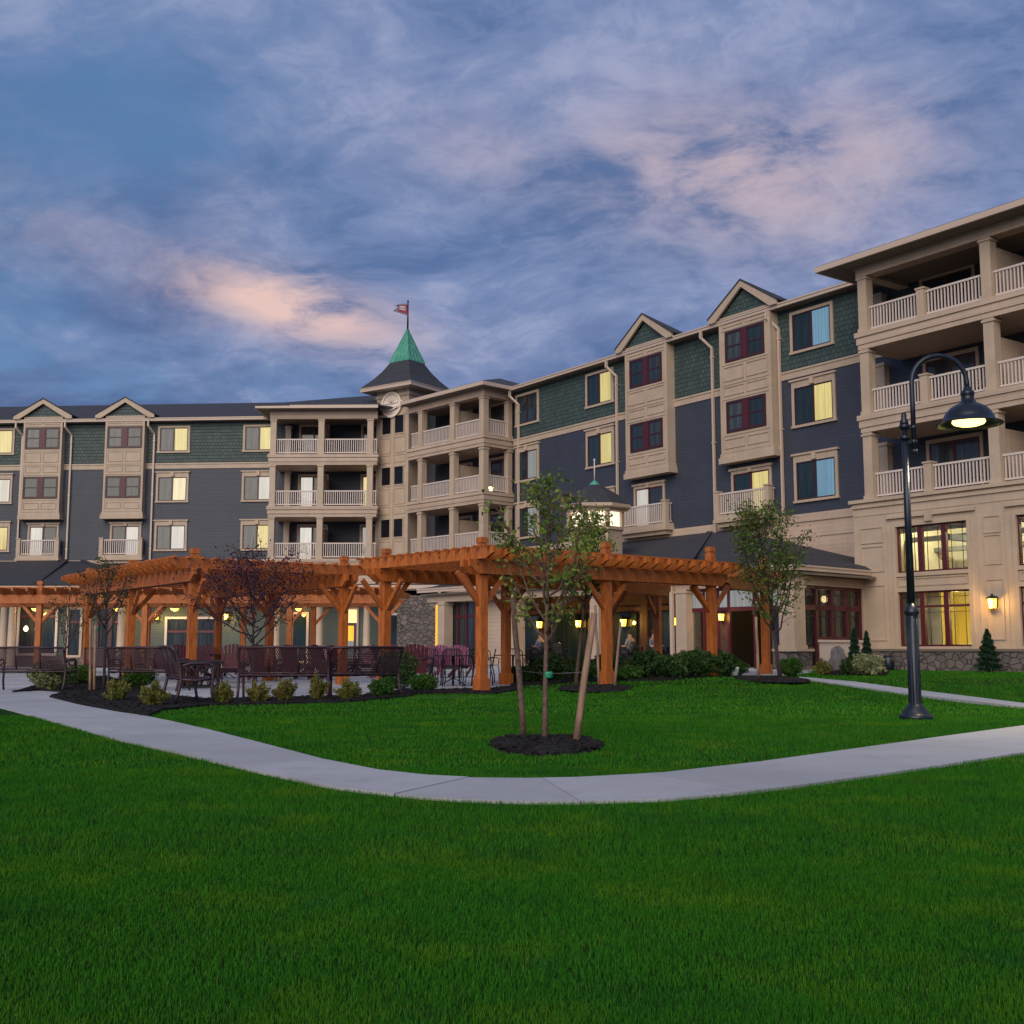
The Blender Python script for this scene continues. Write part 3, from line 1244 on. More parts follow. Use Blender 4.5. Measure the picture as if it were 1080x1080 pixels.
def downspout(F, s, z0, z1, y=0.0):
    mb = MB()
    w = .05
    mb.box(s - w, s + w, y - .14, y - .04, z0, z1 - .75)
    mb.beam((s, y - .09, z1 - .78), (s - .25, y - .50, z1 - .32), .1, .1)
    mb.box(s - .30, s - .20, y - .56, y - .44, z1 - .36, z1 + .02)
    for k in range(3):
        z = z0 + 1 + k * (z1 - z0 - 2.2) / 2
        mb.box(s - .08, s + .08, y - .15, y, z, z + .05)
    return part('downspout', mb, 'gutter', F)


def long_wall(F, x0, x1, th=.3, low=True, lowx1=None, band_x1=None):
    part('green_wall', MB().box(x0, x1, 0, th, 12.15, 14.72), 'green_siding', F)
    part('blue_wall', MB().box(x0, x1, 0, th, 6.25, 11.8), 'blue_siding', F)
    b = band_x1 or x1
    mb = MB().box(x0, x1, -.035, th, 11.8, 12.15)
    mb.box(x0, b, -.07, -.035, 12.06, 12.13)
    part('trim_band', mb, 'tan_trim', F)
    mb = MB()
    e = lowx1 or x1
    mb.box(x0, e, 0, th, 0, 5.93)
    mb.box(x0, e, -.05, th, 5.93, 6.25)
    part('lower_wall', mb, 'tan_siding', F)


def eave(F, x0, x1, front, z, depth, slope, name='roof', ends=(0, 0), back=None):
    """gutter, soffit and a roof plane sloping up behind it"""
    mb = MB()
    mb.box(x0, x1, -front, -front + .12, z - .17, z)
    mb.box(x0, x1, -front - .03, -front, z - .05, z + .01)
    part('gutter', mb, 'gutter', F)
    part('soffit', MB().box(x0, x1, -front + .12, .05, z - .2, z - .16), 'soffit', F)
    rise_ = depth * math.tan(rad(slope))
    mb = MB()
    mb.slab([(x0, -front + .02, z + .03), (x1, -front + .02, z + .03), (x1 - ends[1], -front + depth, z + .03 + rise_), (x0 + ends[0], -front + depth, z + .03 + rise_)], .06)
    if back:
        mb.slab([(x0 + ends[0], -front + depth, z + .03 + rise_), (x1 - ends[1], -front + depth, z + .03 + rise_), (x1, -front + 2 * depth, z), (x0, -front + 2 * depth, z)], .06)
    return part(name, mb, 'roof', F)


def bay(F, sc, w, zb, apex, panes4, panes3, gable_half=1.8):
    """tan two-storey bay with a gable"""
    pr = -.45
    x0, x1 = sc - w / 2, sc + w / 2
    mb = MB()
    mb.box(x0, x1, pr, 0, zb + .42, 14.95)
    mb.box(x0 - .05, x1 + .05, pr - .05, 0, zb + .26, zb + .42)
    mb.box(x0 - .10, x1 + .10, pr - .10, 0, zb, zb + .26)
    y = pr
    for a, b in ((x0, x0 + .13), (x1 - .13, x1)):
        mb.box(a, b, y - .03, y, zb + .42, 14.95)
    for z in (zb + .44, 9.86, 11.42, 12.05, 12.92, 14.42, 14.83):
        mb.box(x0 + .13, x1 - .13, y - .025, y, z, z + .09)
    for (z0, z1) in ((zb + .62, 9.74), (11.58, 11.98), (12.22, 12.84), (14.56, 14.80)):
        if z1 - z0 < .1:
            continue
        panel(mb, x0 + .2, sc - .07, z0, z1, y)
        panel(mb, sc + .07, x1 - .2, z0, z1, y)
    o = part('bay', mb, 'tan_trim', F)
    FB = shift(F, 0, pr)
    bay_window(FB, sc, 13.1, 2.05, 1.2, panes4, o)
    bay_window(FB, sc, 10.06, 2.05, 1.2, panes3, o)
    # gable
    g = gable_half
    zl = 15.0
    mb = MB()
    mb.prism([(sc - g + .3, zl), (sc + g - .3, zl), (sc, apex - .27)], pr + .02, pr + .12, 'y')
    part('gable', mb, 'green_siding', F)
    mb = MB()
    k = (apex - zl) / g
    for sg in (-1, 1):
        mb.prism([(sc + sg * (g + .12), zl - .12), (sc + sg * (g + .12), zl + .08), (sc, apex + .08), (sc, apex - .22), (sc + sg * (g - .24), zl - .12)][::sg], pr - .18, pr - .07, 'y')
    mb.box(x0, x1, pr - .02, pr + .1, 14.95, 15.03)
    for sg in (-1, 1):
        mb.box(min(sc + sg * (g - .32), sc + sg * (g + .12)), max(sc + sg * (g - .32), sc + sg * (g + .12)), pr - .07, .0, zl - .12, zl - .06)
    part('gable_trim', mb, 'tan_trim', F)
    mb = MB()
    for sg in (-1, 1):
        p = [(sc, pr - .21, apex + .13), (sc + sg * (g + .16), pr - .21, zl + .11), (sc + sg * (g + .16), .35, zl + .11), (sc, 3.6, 15.5)]
        mb.slab(p if sg > 0 else p[::-1], .07)
    part('gable_roof', mb, 'roof', F)
    return o


def juliet(F, sc, zf, w):
    """small tan balcony below a bay"""
    d = .50
    x0, x1 = sc - w / 2, sc + w / 2
    mb = MB()
    mb.box(x0, x1, -d, 0, zf - .02, zf + .16)
    mb.box(x0 - .05, x1 + .05, -d - .05, 0, zf - .16, zf - .02)
    mb.box(x0 + .1, x1 - .1, -d + .1, 0, zf - .34, zf - .16)
    o = part('balcony', mb, 'tan_trim', F)
    for a in (x0, x1 - .24):
        m2 = MB().box(a, a + .24, -d, -d + .22, zf + .16, zf + 1.14)
        m2.box(a - .03, a + .27, -d - .03, -d + .25, zf + 1.14, zf + 1.2)
        part('post', m2, 'tan_trim', F, o)
    m2 = MB()
    rail(m2, x0 + .24, x1 - .24, -d + .12, zf + .12, .98)
    part('railing', m2, 'rail_white', F, o)
    for a in (x0 + .12, x1 - .12):
        m2 = MB()
        rail(m2, .02, d - .22, 0, zf + .12, .98)
        part('railing', m2, 'rail_white', shift(F, a, -d + .2) @ Matrix.Rotation(math.pi / 2, 4, 'Z'), o)


# ---- right wing
long_wall(RW, -.56, 36, lowx1=23.8, band_x1=23.6)
eave(RW, -.3, 23.2, .5, 14.9, 6.0, 9)
for sc_, w_, rows in ((.65, 1.80, (('pane_teal', 'pane_dark'), ('pane_teal', 'pane_pale'), ('pane_teal', 'pane_pale'))),
                      (6.65, 1.85, (('pane_teal', 'pane_yellow'), ('pane_teal', 'pane_yellow'), ('pane_teal', 'pane_cream'))),
                      (19.85, 1.92, (('pane_teal', 'pane_blue'), ('pane_teal', 'pane_yellow'), ('pane_teal', 'pane_blue')))):
    for (z_, p_, c_) in zip((12.87, 9.83, 6.80), rows, (False, True, True)):
        window(RW, sc_, z_, w_, 1.53, p_, c_)
bay(RW, 10.5, 2.85, 8.78, 16.3, ('pane_teal', 'pane_dark'), ('pane_teal', 'pane_dark'))
bay(RW, 16.66, 2.88, 8.70, 16.3, ('pane_curtain', 'pane_teal'), ('pane_curtain', 'pane_teal'))
slider(RW, 10.15, 6.22, 1.85, 2.1, ('pane_white', 'pane_dark'))
slider(RW, 16.45, 6.22, 2.0, 2.05, ('pane_teal', 'pane_yellow'))
juliet(RW, 10.15, 6.38, 3.15)
juliet(RW, 16.28, 6.38, 3.05)
for s_ in (8.0, 14.4, 18.2):
    downspout(RW, s_, 5.0, 14.75)
downspout(RW, -.05, 5.0, 14.75)
mb = MB()
for (a, b) in ((17.3, 19.6), (19.9, 23.3)):
    panel(mb, a, b, 4.35, 5.35, 0)
part('wall_panel', mb, 'tan_trim', RW)

# ---- left wing
long_wall(LW, -12, 26)
eave(LW, -12, 26, .5, 14.85, 7.6, 18, back=True)
for sc_, w_, rows in ((-.52, 1.8, (('pane_teal', 'pane_yellow'), ('pane_dark', 'pane_white'), ('pane_dark', 'pane_yellow'))),
                      (10.55, 1.75, (('pane_curtain', 'pane_yellow'), ('pane_curtain', 'pane_cream'), ('pane_curtain', 'pane_white'))),
                      (15.85, 1.75, (('pane_curtain', 'pane_yellow'), ('pane_curtain', 'pane_white'), ('pane_curtain', 'pane_yellow'))),
                      (-8.3, 1.8, (('pane_curtain', 'pane_dark'), ('pane_curtain', 'pane_dark'), ('pane_curtain', 'pane_dark')))):
    for (z_, p_, c_) in zip((12.87, 9.83, 6.88), rows, (False, True, True)):
        window(LW, sc_, z_, w_, 1.45, p_, c_)
bay(LW, 2.5, 2.45, 8.72, 16.05, ('pane_curtain', 'pane_dark'), ('pane_teal', 'pane_teal'), 1.72)
bay(LW, 7.65, 2.45, 8.72, 16.05, ('pane_curtain', 'pane_dark'), ('pane_teal', 'pane_dark'), 1.72)
slider(LW, 2.6, 6.22, 1.7, 2.1, ('pane_white', 'pane_dark'))
slider(LW, 7.75, 6.22, 1.7, 2.1, ('pane_dark', 'pane_white'))
juliet(LW, 2.5, 6.38, 2.65)
juliet(LW, 7.65, 6.38, 2.65)
for s_ in (1.05, 4.15, 9.35):
    downspout(LW, s_, 5.9, 14.7)


# ---- balcony stacks
def balcony_level(F, x0, x1, depth, z, cols, segs, top, cw=.34, ret=False, wide=.0):
    """one floor of a stack: slab with moulded edge, columns, railings"""
    mb = MB()
    fascia(mb, x0, x1, .0, depth, z)
    o = part('balcony', mb, 'tan_siding', F)
    for c in cols:
        m2 = MB()
        column(m2, c, c + cw, .03, .03 + cw, z, top)
        part('column', m2, 'tan_trim', F, o)
    for a, b in segs:
        m2 = MB()
        rail(m2, a, b, .18, z)
        part('railing', m2, 'rail_white', F, o)
    return o


# left of the tower
for i, z in enumerate(FLOORS):
    z -= .04
    top = (FLOORS + (14.85,))[i + 1] - .62
    o = balcony_level(LB, -.55, 5.7, 2.6, z, (-.52, 2.27, 5.12), ((-.18, 2.27), (2.61, 5.12), (5.46, 5.68)), top)
    m2 = MB().box(2.40, 2.50, .45, 2.6, z, z + 1.85)
    part('partition', m2, 'tan_trim', LB, o)
    m2 = MB()
    column(m2, -.1, .22, 2.15, 2.5, z, top)
    part('column', m2, 'tan_trim', LB, o)
    slider(LB, 1.55, z + .03, 1.6, 2.08, (('pane_white', 'pane_teal'), ('pane_white', 'pane_dark'), ('pane_curtain', 'pane_teal'))[i], 2.59, False)
    slider(LB, 5.3, z + .03, 1.6, 2.08, (('pane_pale', 'pane_teal'), ('pane_yellow', 'pane_yellow'), ('pane_curtain', 'pane_teal'))[i], 2.59, False)
part('balcony_wall', MB().box(-.5, 6.4, 2.6, 2.75, 6.1, 14.6), 'blue_siding', LB)
part('base_wall', MB().box(-.5, 5.7, .03, 2.6, 0, 5.44), 'tan_siding', LB)
mb = MB().box(-.55, 5.7, .0, .42, 14.21, 14.68)
mb.box(-.57, 5.7, -.02, .44, 14.5, 14.68)
part('beam', mb, 'tan_siding', LB)
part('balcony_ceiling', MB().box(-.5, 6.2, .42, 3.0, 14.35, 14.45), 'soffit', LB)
mb = MB()
mb.box(-1.3, 5.8, -.6, -.48, 14.72, 14.9)
mb.box(-1.3, -1.18, -.48, 4, 14.72, 14.9)
part('gutter', mb, 'gutter', LB)
part('soffit', MB().box(-1.18, 5.7, -.48, 3.2, 14.68, 14.72), 'soffit', LB)
# roof over the stack: the ridge climbs towards the tower
e1, e2 = (-13.5 - 1.3, 66.05, 14.92), (-7.75, 66.0, 14.92)
r1 = at_depth(306, 77.0)
r2 = at_depth(388, 72.5)
mb = MB()
mb.slab([e1, e2, (r2[0], r2[1], 16.88), (r1[0], r1[1], 17.2)], .06)
mb.slab([e1, (r1[0], r1[1], 17.2), (-15.2, 72.5, 14.92)], .06)
mb.slab([e2, (-5.0, 68, 14.9), (-3.0, 75, 15.2), (r2[0], r2[1], 16.88)], .06)
part('roof', mb, 'roof', Matrix.Identity(4))

# right of the tower
for i, z in enumerate(FLOORS):
    z += .08
    top = (FLOORS + (14.9,))[i + 1] - .56
    o = balcony_level(CB, -.8, CBL, 2.3, z, (.08, 2.92, CBL - .42), ((-.7, .08), (.42, 2.92), (3.26, CBL - .42)), top, cw=.36)
    m2 = MB().box(3.06, 3.16, .5, 2.3, z, z + 1.75)
    part('partition', m2, 'tan_trim', CB, o)
    FR_ = shift(CB, CBL) @ Matrix.Rotation(math.pi / 2, 4, 'Z')
    m2 = MB()
    rail(m2, .42, 1.75, .18, z)
    part('railing', m2, 'rail_white', FR_, o)
    m2 = MB()
    column(m2, CBL - .34, CBL - .02, 1.75, 2.05, z, top)
    part('column', m2, 'tan_trim', CB, o)
    slider(CB, 1.3, z + .03, 1.6, 2.05, ('pane_dark', 'pane_dark'), 2.29, False)
    slider(CB, 4.6, z + .03, 1.6, 2.05, ('pane_dark', ('pane_teal', 'pane_curtain', 'pane_curtain')[i]), 2.29, False)
part('balcony_wall', MB().box(-1.2, CBL + .3, 2.3, 2.5, 6.1, 14.6), 'blue_siding', CB)
part('base_wall', MB().box(-.8, CBL - .03, .03, 2.5, 0, 5.55), 'tan_siding', CB)
mb = MB().box(-.8, CBL, .0, .45, 14.34, 14.72)
mb.box(CBL - .45, CBL, .45, 2.4, 14.34, 14.72)
part('beam', mb, 'tan_siding', CB)
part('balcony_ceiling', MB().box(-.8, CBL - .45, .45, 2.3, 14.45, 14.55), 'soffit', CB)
mb = MB()
mb.box(-.9, CBL + .55, -.55, -.43, 14.76, 14.96)
mb.box(CBL + .43, CBL + .55, -.43, 1.9, 14.76, 14.96)
part('gutter', mb, 'gutter', CB)
part('soffit', MB().box(-.9, CBL + .43, -.43, 2.5, 14.72, 14.76), 'soffit', CB)
ap = CB.inverted() @ Vector((*at_depth(527, 66), 16.45))
mb = MB()
mb.slab([(-.9, -.53, 14.98), (CBL + .53, -.53, 14.98), tuple(ap), (-.9, 4.5, 16.2)], .06)
mb.slab([(CBL + .53, -.53, 14.98), (CBL + .53, 6.5, 14.98), tuple(ap)], .06)
part('roof', mb, 'roof', CB)

# ---- tower
TS = 2.47
mb = MB().box(0, TS, 0, TS, 0, 15.95)
for a, b in ((0, .16), (TS - .16, TS), (TS / 2 - .09, TS / 2 + .09)):
    mb.box(a, b, -.03, 0, 5, 14.4 if a > .1 and b < TS - .1 else 15.95)
for i in range(3):
    z0 = (7.32, 10.37, 13.38)[i]
    mb.box(.16, TS - .16, -.025, 0, z0 - .13, z0 - .03)
    mb.box(.16, TS - .16, -.025, 0, z0 + 1.07, z0 + 1.17)
    for x0, x1 in ((.24, TS / 2 - .15), (TS / 2 + .15, TS - .24)):
        panel(mb, x0, x1, z0 - 1.15, z0 - .22, 0)
        panel(mb, x0, x1, z0 - 1.72, z0 - 1.25, 0)
mb.box(-.08, TS + .08, -.08, TS + .08, 15.55, 15.72)
TOWER = part('tower', mb, 'tan_trim', TW)
for z0 in (7.32, 10.37, 13.38):
    for x in (.79, 1.76):
        m2 = MB()
        m2.box(-.33, .33, -.02, -.001, 0, 1.03, 1)
        for q in ((-.37, -.33, 0, 1.03), (.33, .37, 0, 1.03), (-.37, .37, 1.03, 1.07), (-.37, .37, -.05, 0)):
            m2.box(q[0], q[1], -.06, -.001, q[2], q[3], 0)
        part('window', m2, ['tan_trim', 'black_void'], shift(TW, x, 0, z0), TOWER)
cxy = TS / 2


def square_ring(prof, ph=math.pi / 4):
    mb = MB()
    mb.lathe([(r * math.sqrt(2), z) for r, z in prof], (cxy, cxy), 4, 0, False, ph)
    return mb


m2 = square_ring([(1.95, 15.93), (1.95, 16.12), (1.98, 16.12), (1.98, 16.16), (.5, 16.17)])
part('eave', m2, 'gutter', TW, TOWER)
m2 = square_ring([(1.97, 16.17), (1.40, 16.77), (1.04, 17.25), (.72, 17.80), (.3, 17.82)])
part('spire_roof', m2, 'roof', TW, TOWER)
m2 = square_ring([(.74, 17.79), (.74, 17.84), (.40, 18.78), (.11, 19.66), (.07, 19.86), (.02, 19.87)])
for k in range(16):
    a = math.pi / 4 + k * math.pi / 8
    fr = 1 / max(abs(math.cos(a)), abs(math.sin(a)))
    pts = [(cxy + r * fr * math.cos(a), cxy + r * fr * math.sin(a), z) for r, z in ((.75, 17.84), (.41, 18.78), (.12, 19.66))]
    m2.tube(pts, [.022, .02, .015], 4)
part('spire_cap', m2, 'copper_green', TW, TOWER)

# ---- right block: balconies over a two-storey lobby
RY = -2.45
for i, z in enumerate(FLOORS):
    z = (6.12, 9.12, 12.12)[i]
    top = (9.12, 12.12, 14.8)[i] - .62
    mb = MB()
    if i:
        fascia(mb, 23.95, 36, RY - .02, 0, z)
    else:
        mb.box(23.75, 36, RY - .05, 0, z - .1, z)
    o = part('balcony', mb, 'tan_siding', RW)
    for c in (24.0, 28.84, 33.68):
        m2 = MB()
        column(m2, c, c + .37, RY, RY + .37, z, top)
        part('column', m2, 'tan_trim', RW, o)
    for c in (26.38, 31.22):
        m2 = MB().box(c, c + .3, RY + .03, RY + .32, z, z + .98)
        m2.box(c - .03, c + .33, RY, RY + .35, z + .98, z + 1.04)
        part('post', m2, 'tan_trim', RW, o)
    for a, b in ((24.37, 26.38), (26.68, 28.84), (29.21, 31.22), (31.52, 33.68), (34.05, 36)):
        m2 = MB()
        rail(m2, a, b, RY + .2, z)
        part('railing', m2, 'rail_white', RW, o)
    for c in (29.02, 33.86):
        m2 = MB().box(c, c + .12, RY + .55, 0, z, z + 1.8)
        part('partition', m2, 'tan_siding', RW, o)
    m2 = MB()
    column(m2, 23.05, 23.42, -.3, 0, z, top)
    part('column', m2, 'tan_trim', RW, o)
    slider(RW, 26.0, z + .03, 2.0, 2.06, (('pane_curtain', 'pane_curtain'), ('pane_dark', 'pane_curtain'), ('pane_dark', 'pane_teal'))[i], 0, False)
    slider(RW, 30.9, z + .03, 2.0, 2.06, ('pane_dark', 'pane_curtain'), 0, False)
mb = MB().box(23.95, 36, RY - .02, RY + .5, 14.16, 14.5)
mb.box(23.93, 36, RY - .05, RY + .5, 14.42, 14.5)
mb.box(23.95, 24.4, RY + .5, 0, 14.16, 14.5)
part('beam', mb, 'tan_siding', RW)
part('balcony_ceiling', MB().box(24.4, 36, RY + .5, 0, 14.3, 14.4), 'soffit', RW)
mb = MB()
mb.box(22.75, 36.5, RY - .8, RY - .68, 14.52, 14.72)
mb.box(22.75, 22.87, RY - .68, 1.5, 14.52, 14.72)
part('gutter', mb, 'gutter', RW)
part('soffit', MB().box(22.87, 36.5, RY - .68, 1.5, 14.5, 14.54), 'soffit', RW)
mb = MB()
mb.slab([(22.75, RY - .78, 14.74), (36.5, RY - .78, 14.74), (36.5, 5, 15.6), (30, 5, 15.6)], .06)
mb.slab([(22.75, RY - .78, 14.74), (30, 5, 15.6), (22.75, 8, 14.74)], .06)
part('roof', mb, 'roof', RW)

# lobby storey with real openings
OPEN = []
for a, b in ((25.35, 28.05), (29.75, 32.45), (33.9, 36.3)):
    OPEN += [(a, b, 3.46, 5.03), (a, b, 1.0, 2.82)]


def pierced(x0, x1, y0, y1, z0, z1, openings):
    xs = sorted({x0, x1} | {v for o in openings for v in o[:2] if x0 < v < x1})
    zs = sorted({z0, z1} | {v for o in openings for v in o[2:] if z0 < v < z1})
    mb = MB()
    for i in range(len(xs) - 1):
        for j in range(len(zs) - 1):
            cx, cz = (xs[i] + xs[i + 1]) / 2, (zs[j] + zs[j + 1]) / 2
            if any(o[0] < cx < o[1] and o[2] < cz < o[3] for o in openings):
                continue
            mb.box(xs[i], xs[i + 1], y0, y1, zs[j], zs[j + 1])
    return mb


BY = -2.62
mb = pierced(23.62, 37, BY, BY + .28, .92, 5.8, OPEN)
mb.box(23.62, 23.9, BY + .28, 0, 0, 5.8)
part('lobby_wall', mb, 'tan_trim', RW)
mb = MB()
mb.box(23.56, 37, BY - .06, 0, 5.8, 5.9)
mb.box(23.5, 37, BY - .12, 0, 5.98, 6.1)
mb.box(23.6, 37, BY - .02, 0, 5.9, 5.98)
mb.box(23.6, 37, BY - .02, BY, 5.52, 5.56)
for a, b in ((25.35, 28.05), (29.75, 32.45), (33.9, 36.3)):
    y = BY
    mb.box(a - .14, a, y - .05, y, .92, 5.17)
    mb.box(b, b + .14, y - .05, y, .92, 5.17)
    mb.box(a, b, y - .05, y, 5.03, 5.17)
    mb.box(a, b, y - .07, y, 3.33, 3.46)
    mb.box(a, b, y - .05, y, 2.82, 2.95)
    panel(mb, a + .05, b - .05, 3.0, 3.28, y)
    mb.box(a - .32, b + .32, y - .10, y, 5.32, 5.42)
    mb.box((a + b) / 2 - .13, (a + b) / 2 + .13, y - .14, y - .001, 5.12, 5.46)
for a, b in ((23.9, 24.85), (28.62, 29.22), (32.95, 33.5)):
    panel(mb, a, b, 3.55, 4.45 if a < 24 else 4.5, BY)
    panel(mb, a, b, 4.55, 5.1, BY)
    panel(mb, a, b, 1.2, 3.1, BY)
for x in (23.62, 25.0, 28.4, 29.35, 32.75):
    mb.box(x, x + .03, BY - .02, BY, .92, 5.52)
part('lobby_trim', mb, 'tan_trim', RW)
mb = MB().box(23.55, 37, BY - .1, 0, -.1, .84)
part('stone_base', mb, 'stone', RW)
part('stone_sill', MB().box(23.5, 37, BY - .14, BY + .02, .84, .92), 'soffit', RW)

for a, b in ((25.35, 28.05), (29.75, 32.45), (33.9, 36.3)):
    for z0, z1, rows in ((3.46, 5.03, 0), (1.0, 2.82, 1)):
        mb = MB()
        w = b - a
        t = .06
        y0, y1 = BY + .06, BY + .16
        mb.box(a, a + t, y0, y1, z0, z1)
        mb.box(b - t, b, y0, y1, z0, z1)
        mb.box(a + t, b - t, y0, y1, z0, z0 + t)
        mb.box(a + t, b - t, y0, y1, z1 - t, z1)
        for k in (1, 2):
            x = a + w * k / 3
            mb.box(x - .085, x + .085, y0 - .03, y1, z0 + t, z1 - t)
        zt = z1 - .5
        if rows:
            for k in range(3):
                mb.box(a + w * k / 3 + .085, a + w * (k + 1) / 3 - .085, y0, y1, zt - .04, zt + .03)
        # slender prairie muntins
        for k in range(3):
            xa, xb = a + w * k / 3 + .085, a + w * (k + 1) / 3 - .085
            for x in (xa + .16, xb - .16):
                mb.box(x - .008, x + .008, y0 + .03, y0 + .05, z0 + t, z1 - t, 1)
            for z in ((z1 - .22,) if not rows else (z1 - .2, zt - .2)):
                mb.box(xa, xb, y0 + .03, y0 + .05, z - .008, z + .008, 1)
        o = part('window', mb, ['wine', 'black_metal'], RW)
        m2 = MB().box(a + .02, b - .02, y0 + .055, y0 + .065, z0 + .02, z1 - .02)
        part('pane', m2, 'clear_glass', RW, o)

# lobby rooms
mb = MB()
mb.box(24.0, 37, 2.6, 2.7, .2, 3.0, 0)       # olive back wall
mb.box(24.0, 24.1, BY + .3, 2.6, .2, 3.0, 0)
mb.box(37, 37.1, BY + .3, 2.6, .2, 5.8, 0)
mb.box(24.0, 37, BY + .28, 2.6, .1, .2, 3)
mb.box(24.0, 37, BY + .28, 2.6, 2.98, 3.08, 1)
mb.box(24.1, 37, 2.5, 2.6, .2, 1.05, 4)
mb.box(24.1, 37, 2.46, 2.6, 1.05, 1.12, 1)
for x in (25.5, 28.3, 31.2):
    mb.box(x, x + .5, 2.48, 2.6, 1.45, 2.15, 4)
    mb.box(x + .06, x + .44, 2.47, 2.48, 1.52, 2.08, 2)
mb.box(29.1, 29.22, 2.4, 2.6, .2, 2.3, 1)
mb.box(26.4, 27.9, -.2, .5, .2, .98, 4)
mb.box(29.9, 31.0, -.6, .2, .2, .92, 4)
mb.box(30.4, 31.4, 2.45, 2.6, .2, 2.1, 2)
mb.box(27.0, 27.3, 1.0, 1.3, .2, 2.98, 1)
mb.box(29.4, 29.7, 1.0, 1.3, .2, 2.98, 1)
# upper room: pale, beams under the ceiling, white column
mb.box(24.0, 37, 2.6, 2.7, 3.3, 5.78, 2)
mb.box(24.0, 24.1, BY + .3, 2.6, 3.3, 5.78, 5)
mb.box(24.0, 37, BY + .28, 2.6, 3.2, 3.3, 3)
mb.box(24.0, 37, BY + .28, 2.6, 5.7, 5.8, 1)
for y, z in ((-1.7, 4.95), (-.3, 4.72), (1.3, 4.45)):
    mb.box(24.1, 37, y, y + .3, z, z + .16, 6)
for x in (26.9, 29.9, 32.8):
    mb.box(x, x + .18, BY + .5, 2.6, 4.5, 4.7, 6)
mb.box(29.2, 30.6, 2.5, 2.6, 3.6, 4.35, 4)
mb.box(26.55, 26.85, -.4, -.1, 3.3, 5.7, 2)
mb.box(26.9, 28.4, 1.4, 2.5, 3.3, 4.2, 2)
part('lobby_interior', mb, ['room_olive', 'room_cream', 'room_white', 'room_floor', 'dark_wood', 'room_cream', 'room_beam'], RW)
mb = MB()
for x in (25.4, 27.6, 29.8, 32.0):
    for y in (-1.0, .7):
        mb.box(x - .2, x + .2, y - .2, y + .2, 5.64, 5.70)
part('ceiling_light', mb, 'lamp_white', RW)


def point(F, x, y, z, energy, color, size=.12):
    d = bpy.data.lights.new('lamp_or_fill_light', 'POINT')
    d.energy = energy
    d.color = color
    d.shadow_soft_size = size
    o = bpy.data.objects.new('lamp_or_fill_light', d)
    COL.objects.link(o)
    o.matrix_world = shift(F, x, y, z)
    return o


for x in (25.6, 28.6, 31.6):
    point(RW, x, .0, 5.25, 115, (1, .90, .58))
    point(RW, x, .2, 2.3, 100, (1, .80, .34))

# ---- restaurant porch in front of the right wing
kd = px_dir(838, 595)
K = Vector((kd.x, kd.y, 0)) * ((3.6 - EYE) / kd.z)
PF = frame((-4.3, 52.8), (K.x + 4.3, K.y - 52.8))
PL = math.hypot(K.x + 4.3, K.y - 52.8)
ed = px_dir(930, 603)
EE = Vector((ed.x, ed.y, 0)) * ((3.6 - EYE) / ed.z)
PR = frame((K.x, K.y), (EE.x - K.x, EE.y - K.y))
PRL = (EE - Vector((K.x, K.y, 0))).length
ZE = 3.6
mb = MB()
mb.box(0, PL, 0, .12, ZE - .17, ZE)
mb.box(-.02, PL + .02, -.03, 0, ZE - .05, ZE + .01)
part('gutter', mb, 'gutter', PF)
mb = MB()
mb.box(0.12, PRL, 0, .12, ZE - .17, ZE)
mb.box(0.12, PRL, -.03, 0, ZE - .05, ZE + .01)
part('gutter', mb, 'gutter', PR)
# roof planes
wl = RW @ Vector((6.0, -.01, 5.9))
wr = RW @ Vector((15.4, -.01, 5.92))
k3 = Vector((K.x, K.y, ZE + .02))
p0 = PF @ Vector((0, 0, ZE + .02))
e3 = Vector((EE.x, EE.y, ZE + .02))
inw = RW @ Vector((23.6, -.05, ZE + .25))
lw0 = RW @ Vector((1.5, -.01, 4.9))
mb = MB()
mb.slab([p0, k3, wr, wl, lw0], .07)
mb.slab([k3, e3, inw, wr], .07)
part('porch_roof', mb, 'roof', Matrix.Identity(4))
mb = MB()
mb.beam(k3 + Vector((0, 0, .03)), wr + Vector((0, 0, .03)), .2, .06)
mid = PF @ Vector((hit(PF, 716), .3, ZE + .1))
mb.beam(mid + Vector((0, 0, .05)), (RW @ Vector((14.0, -.05, 5.95))), .22, .07)
part('ridge_cap', mb, 'roof', Matrix.Identity(4))
part('porch_soffit', MB().box(.12, PL, .12, 4.6, ZE - .3, ZE - .22), 'soffit', PF)
mb = MB().box(.3, PL - .2, .36, .76, 3.0, 3.3)
part('beam', mb, 'tan_siding', PF)
mb = MB().box(.4, PRL, .36, .76, 3.0, 3.3)
part('beam', mb, 'tan_siding', PR)
part('porch_floor', MB().box(0, PL, .1, 5, .0, .26), 'concrete', PF)
cols = [hit(PF, p, .56) for p in (470, 545, 631, 722)]
for s in cols:
    mb = MB()
    column(mb, s - .24, s + .24, .32, .8, .13, 3.0)
    part('column', mb, 'tan_trim', PF)
s = hit(PF, 835, .6)
mb = MB()
column(mb, s - .30, s + .30, .25, .85, .9, 3.0)
part('column', mb, 'tan_trim', PF)
mb = MB().box(s - .42, s + .42, .14, .98, 0, .84)
mb.box(s - .48, s + .48, .08, 1.04, .84, .92, 1)
part('stone_pier', mb, ['stone', 'tan_trim'], PF)
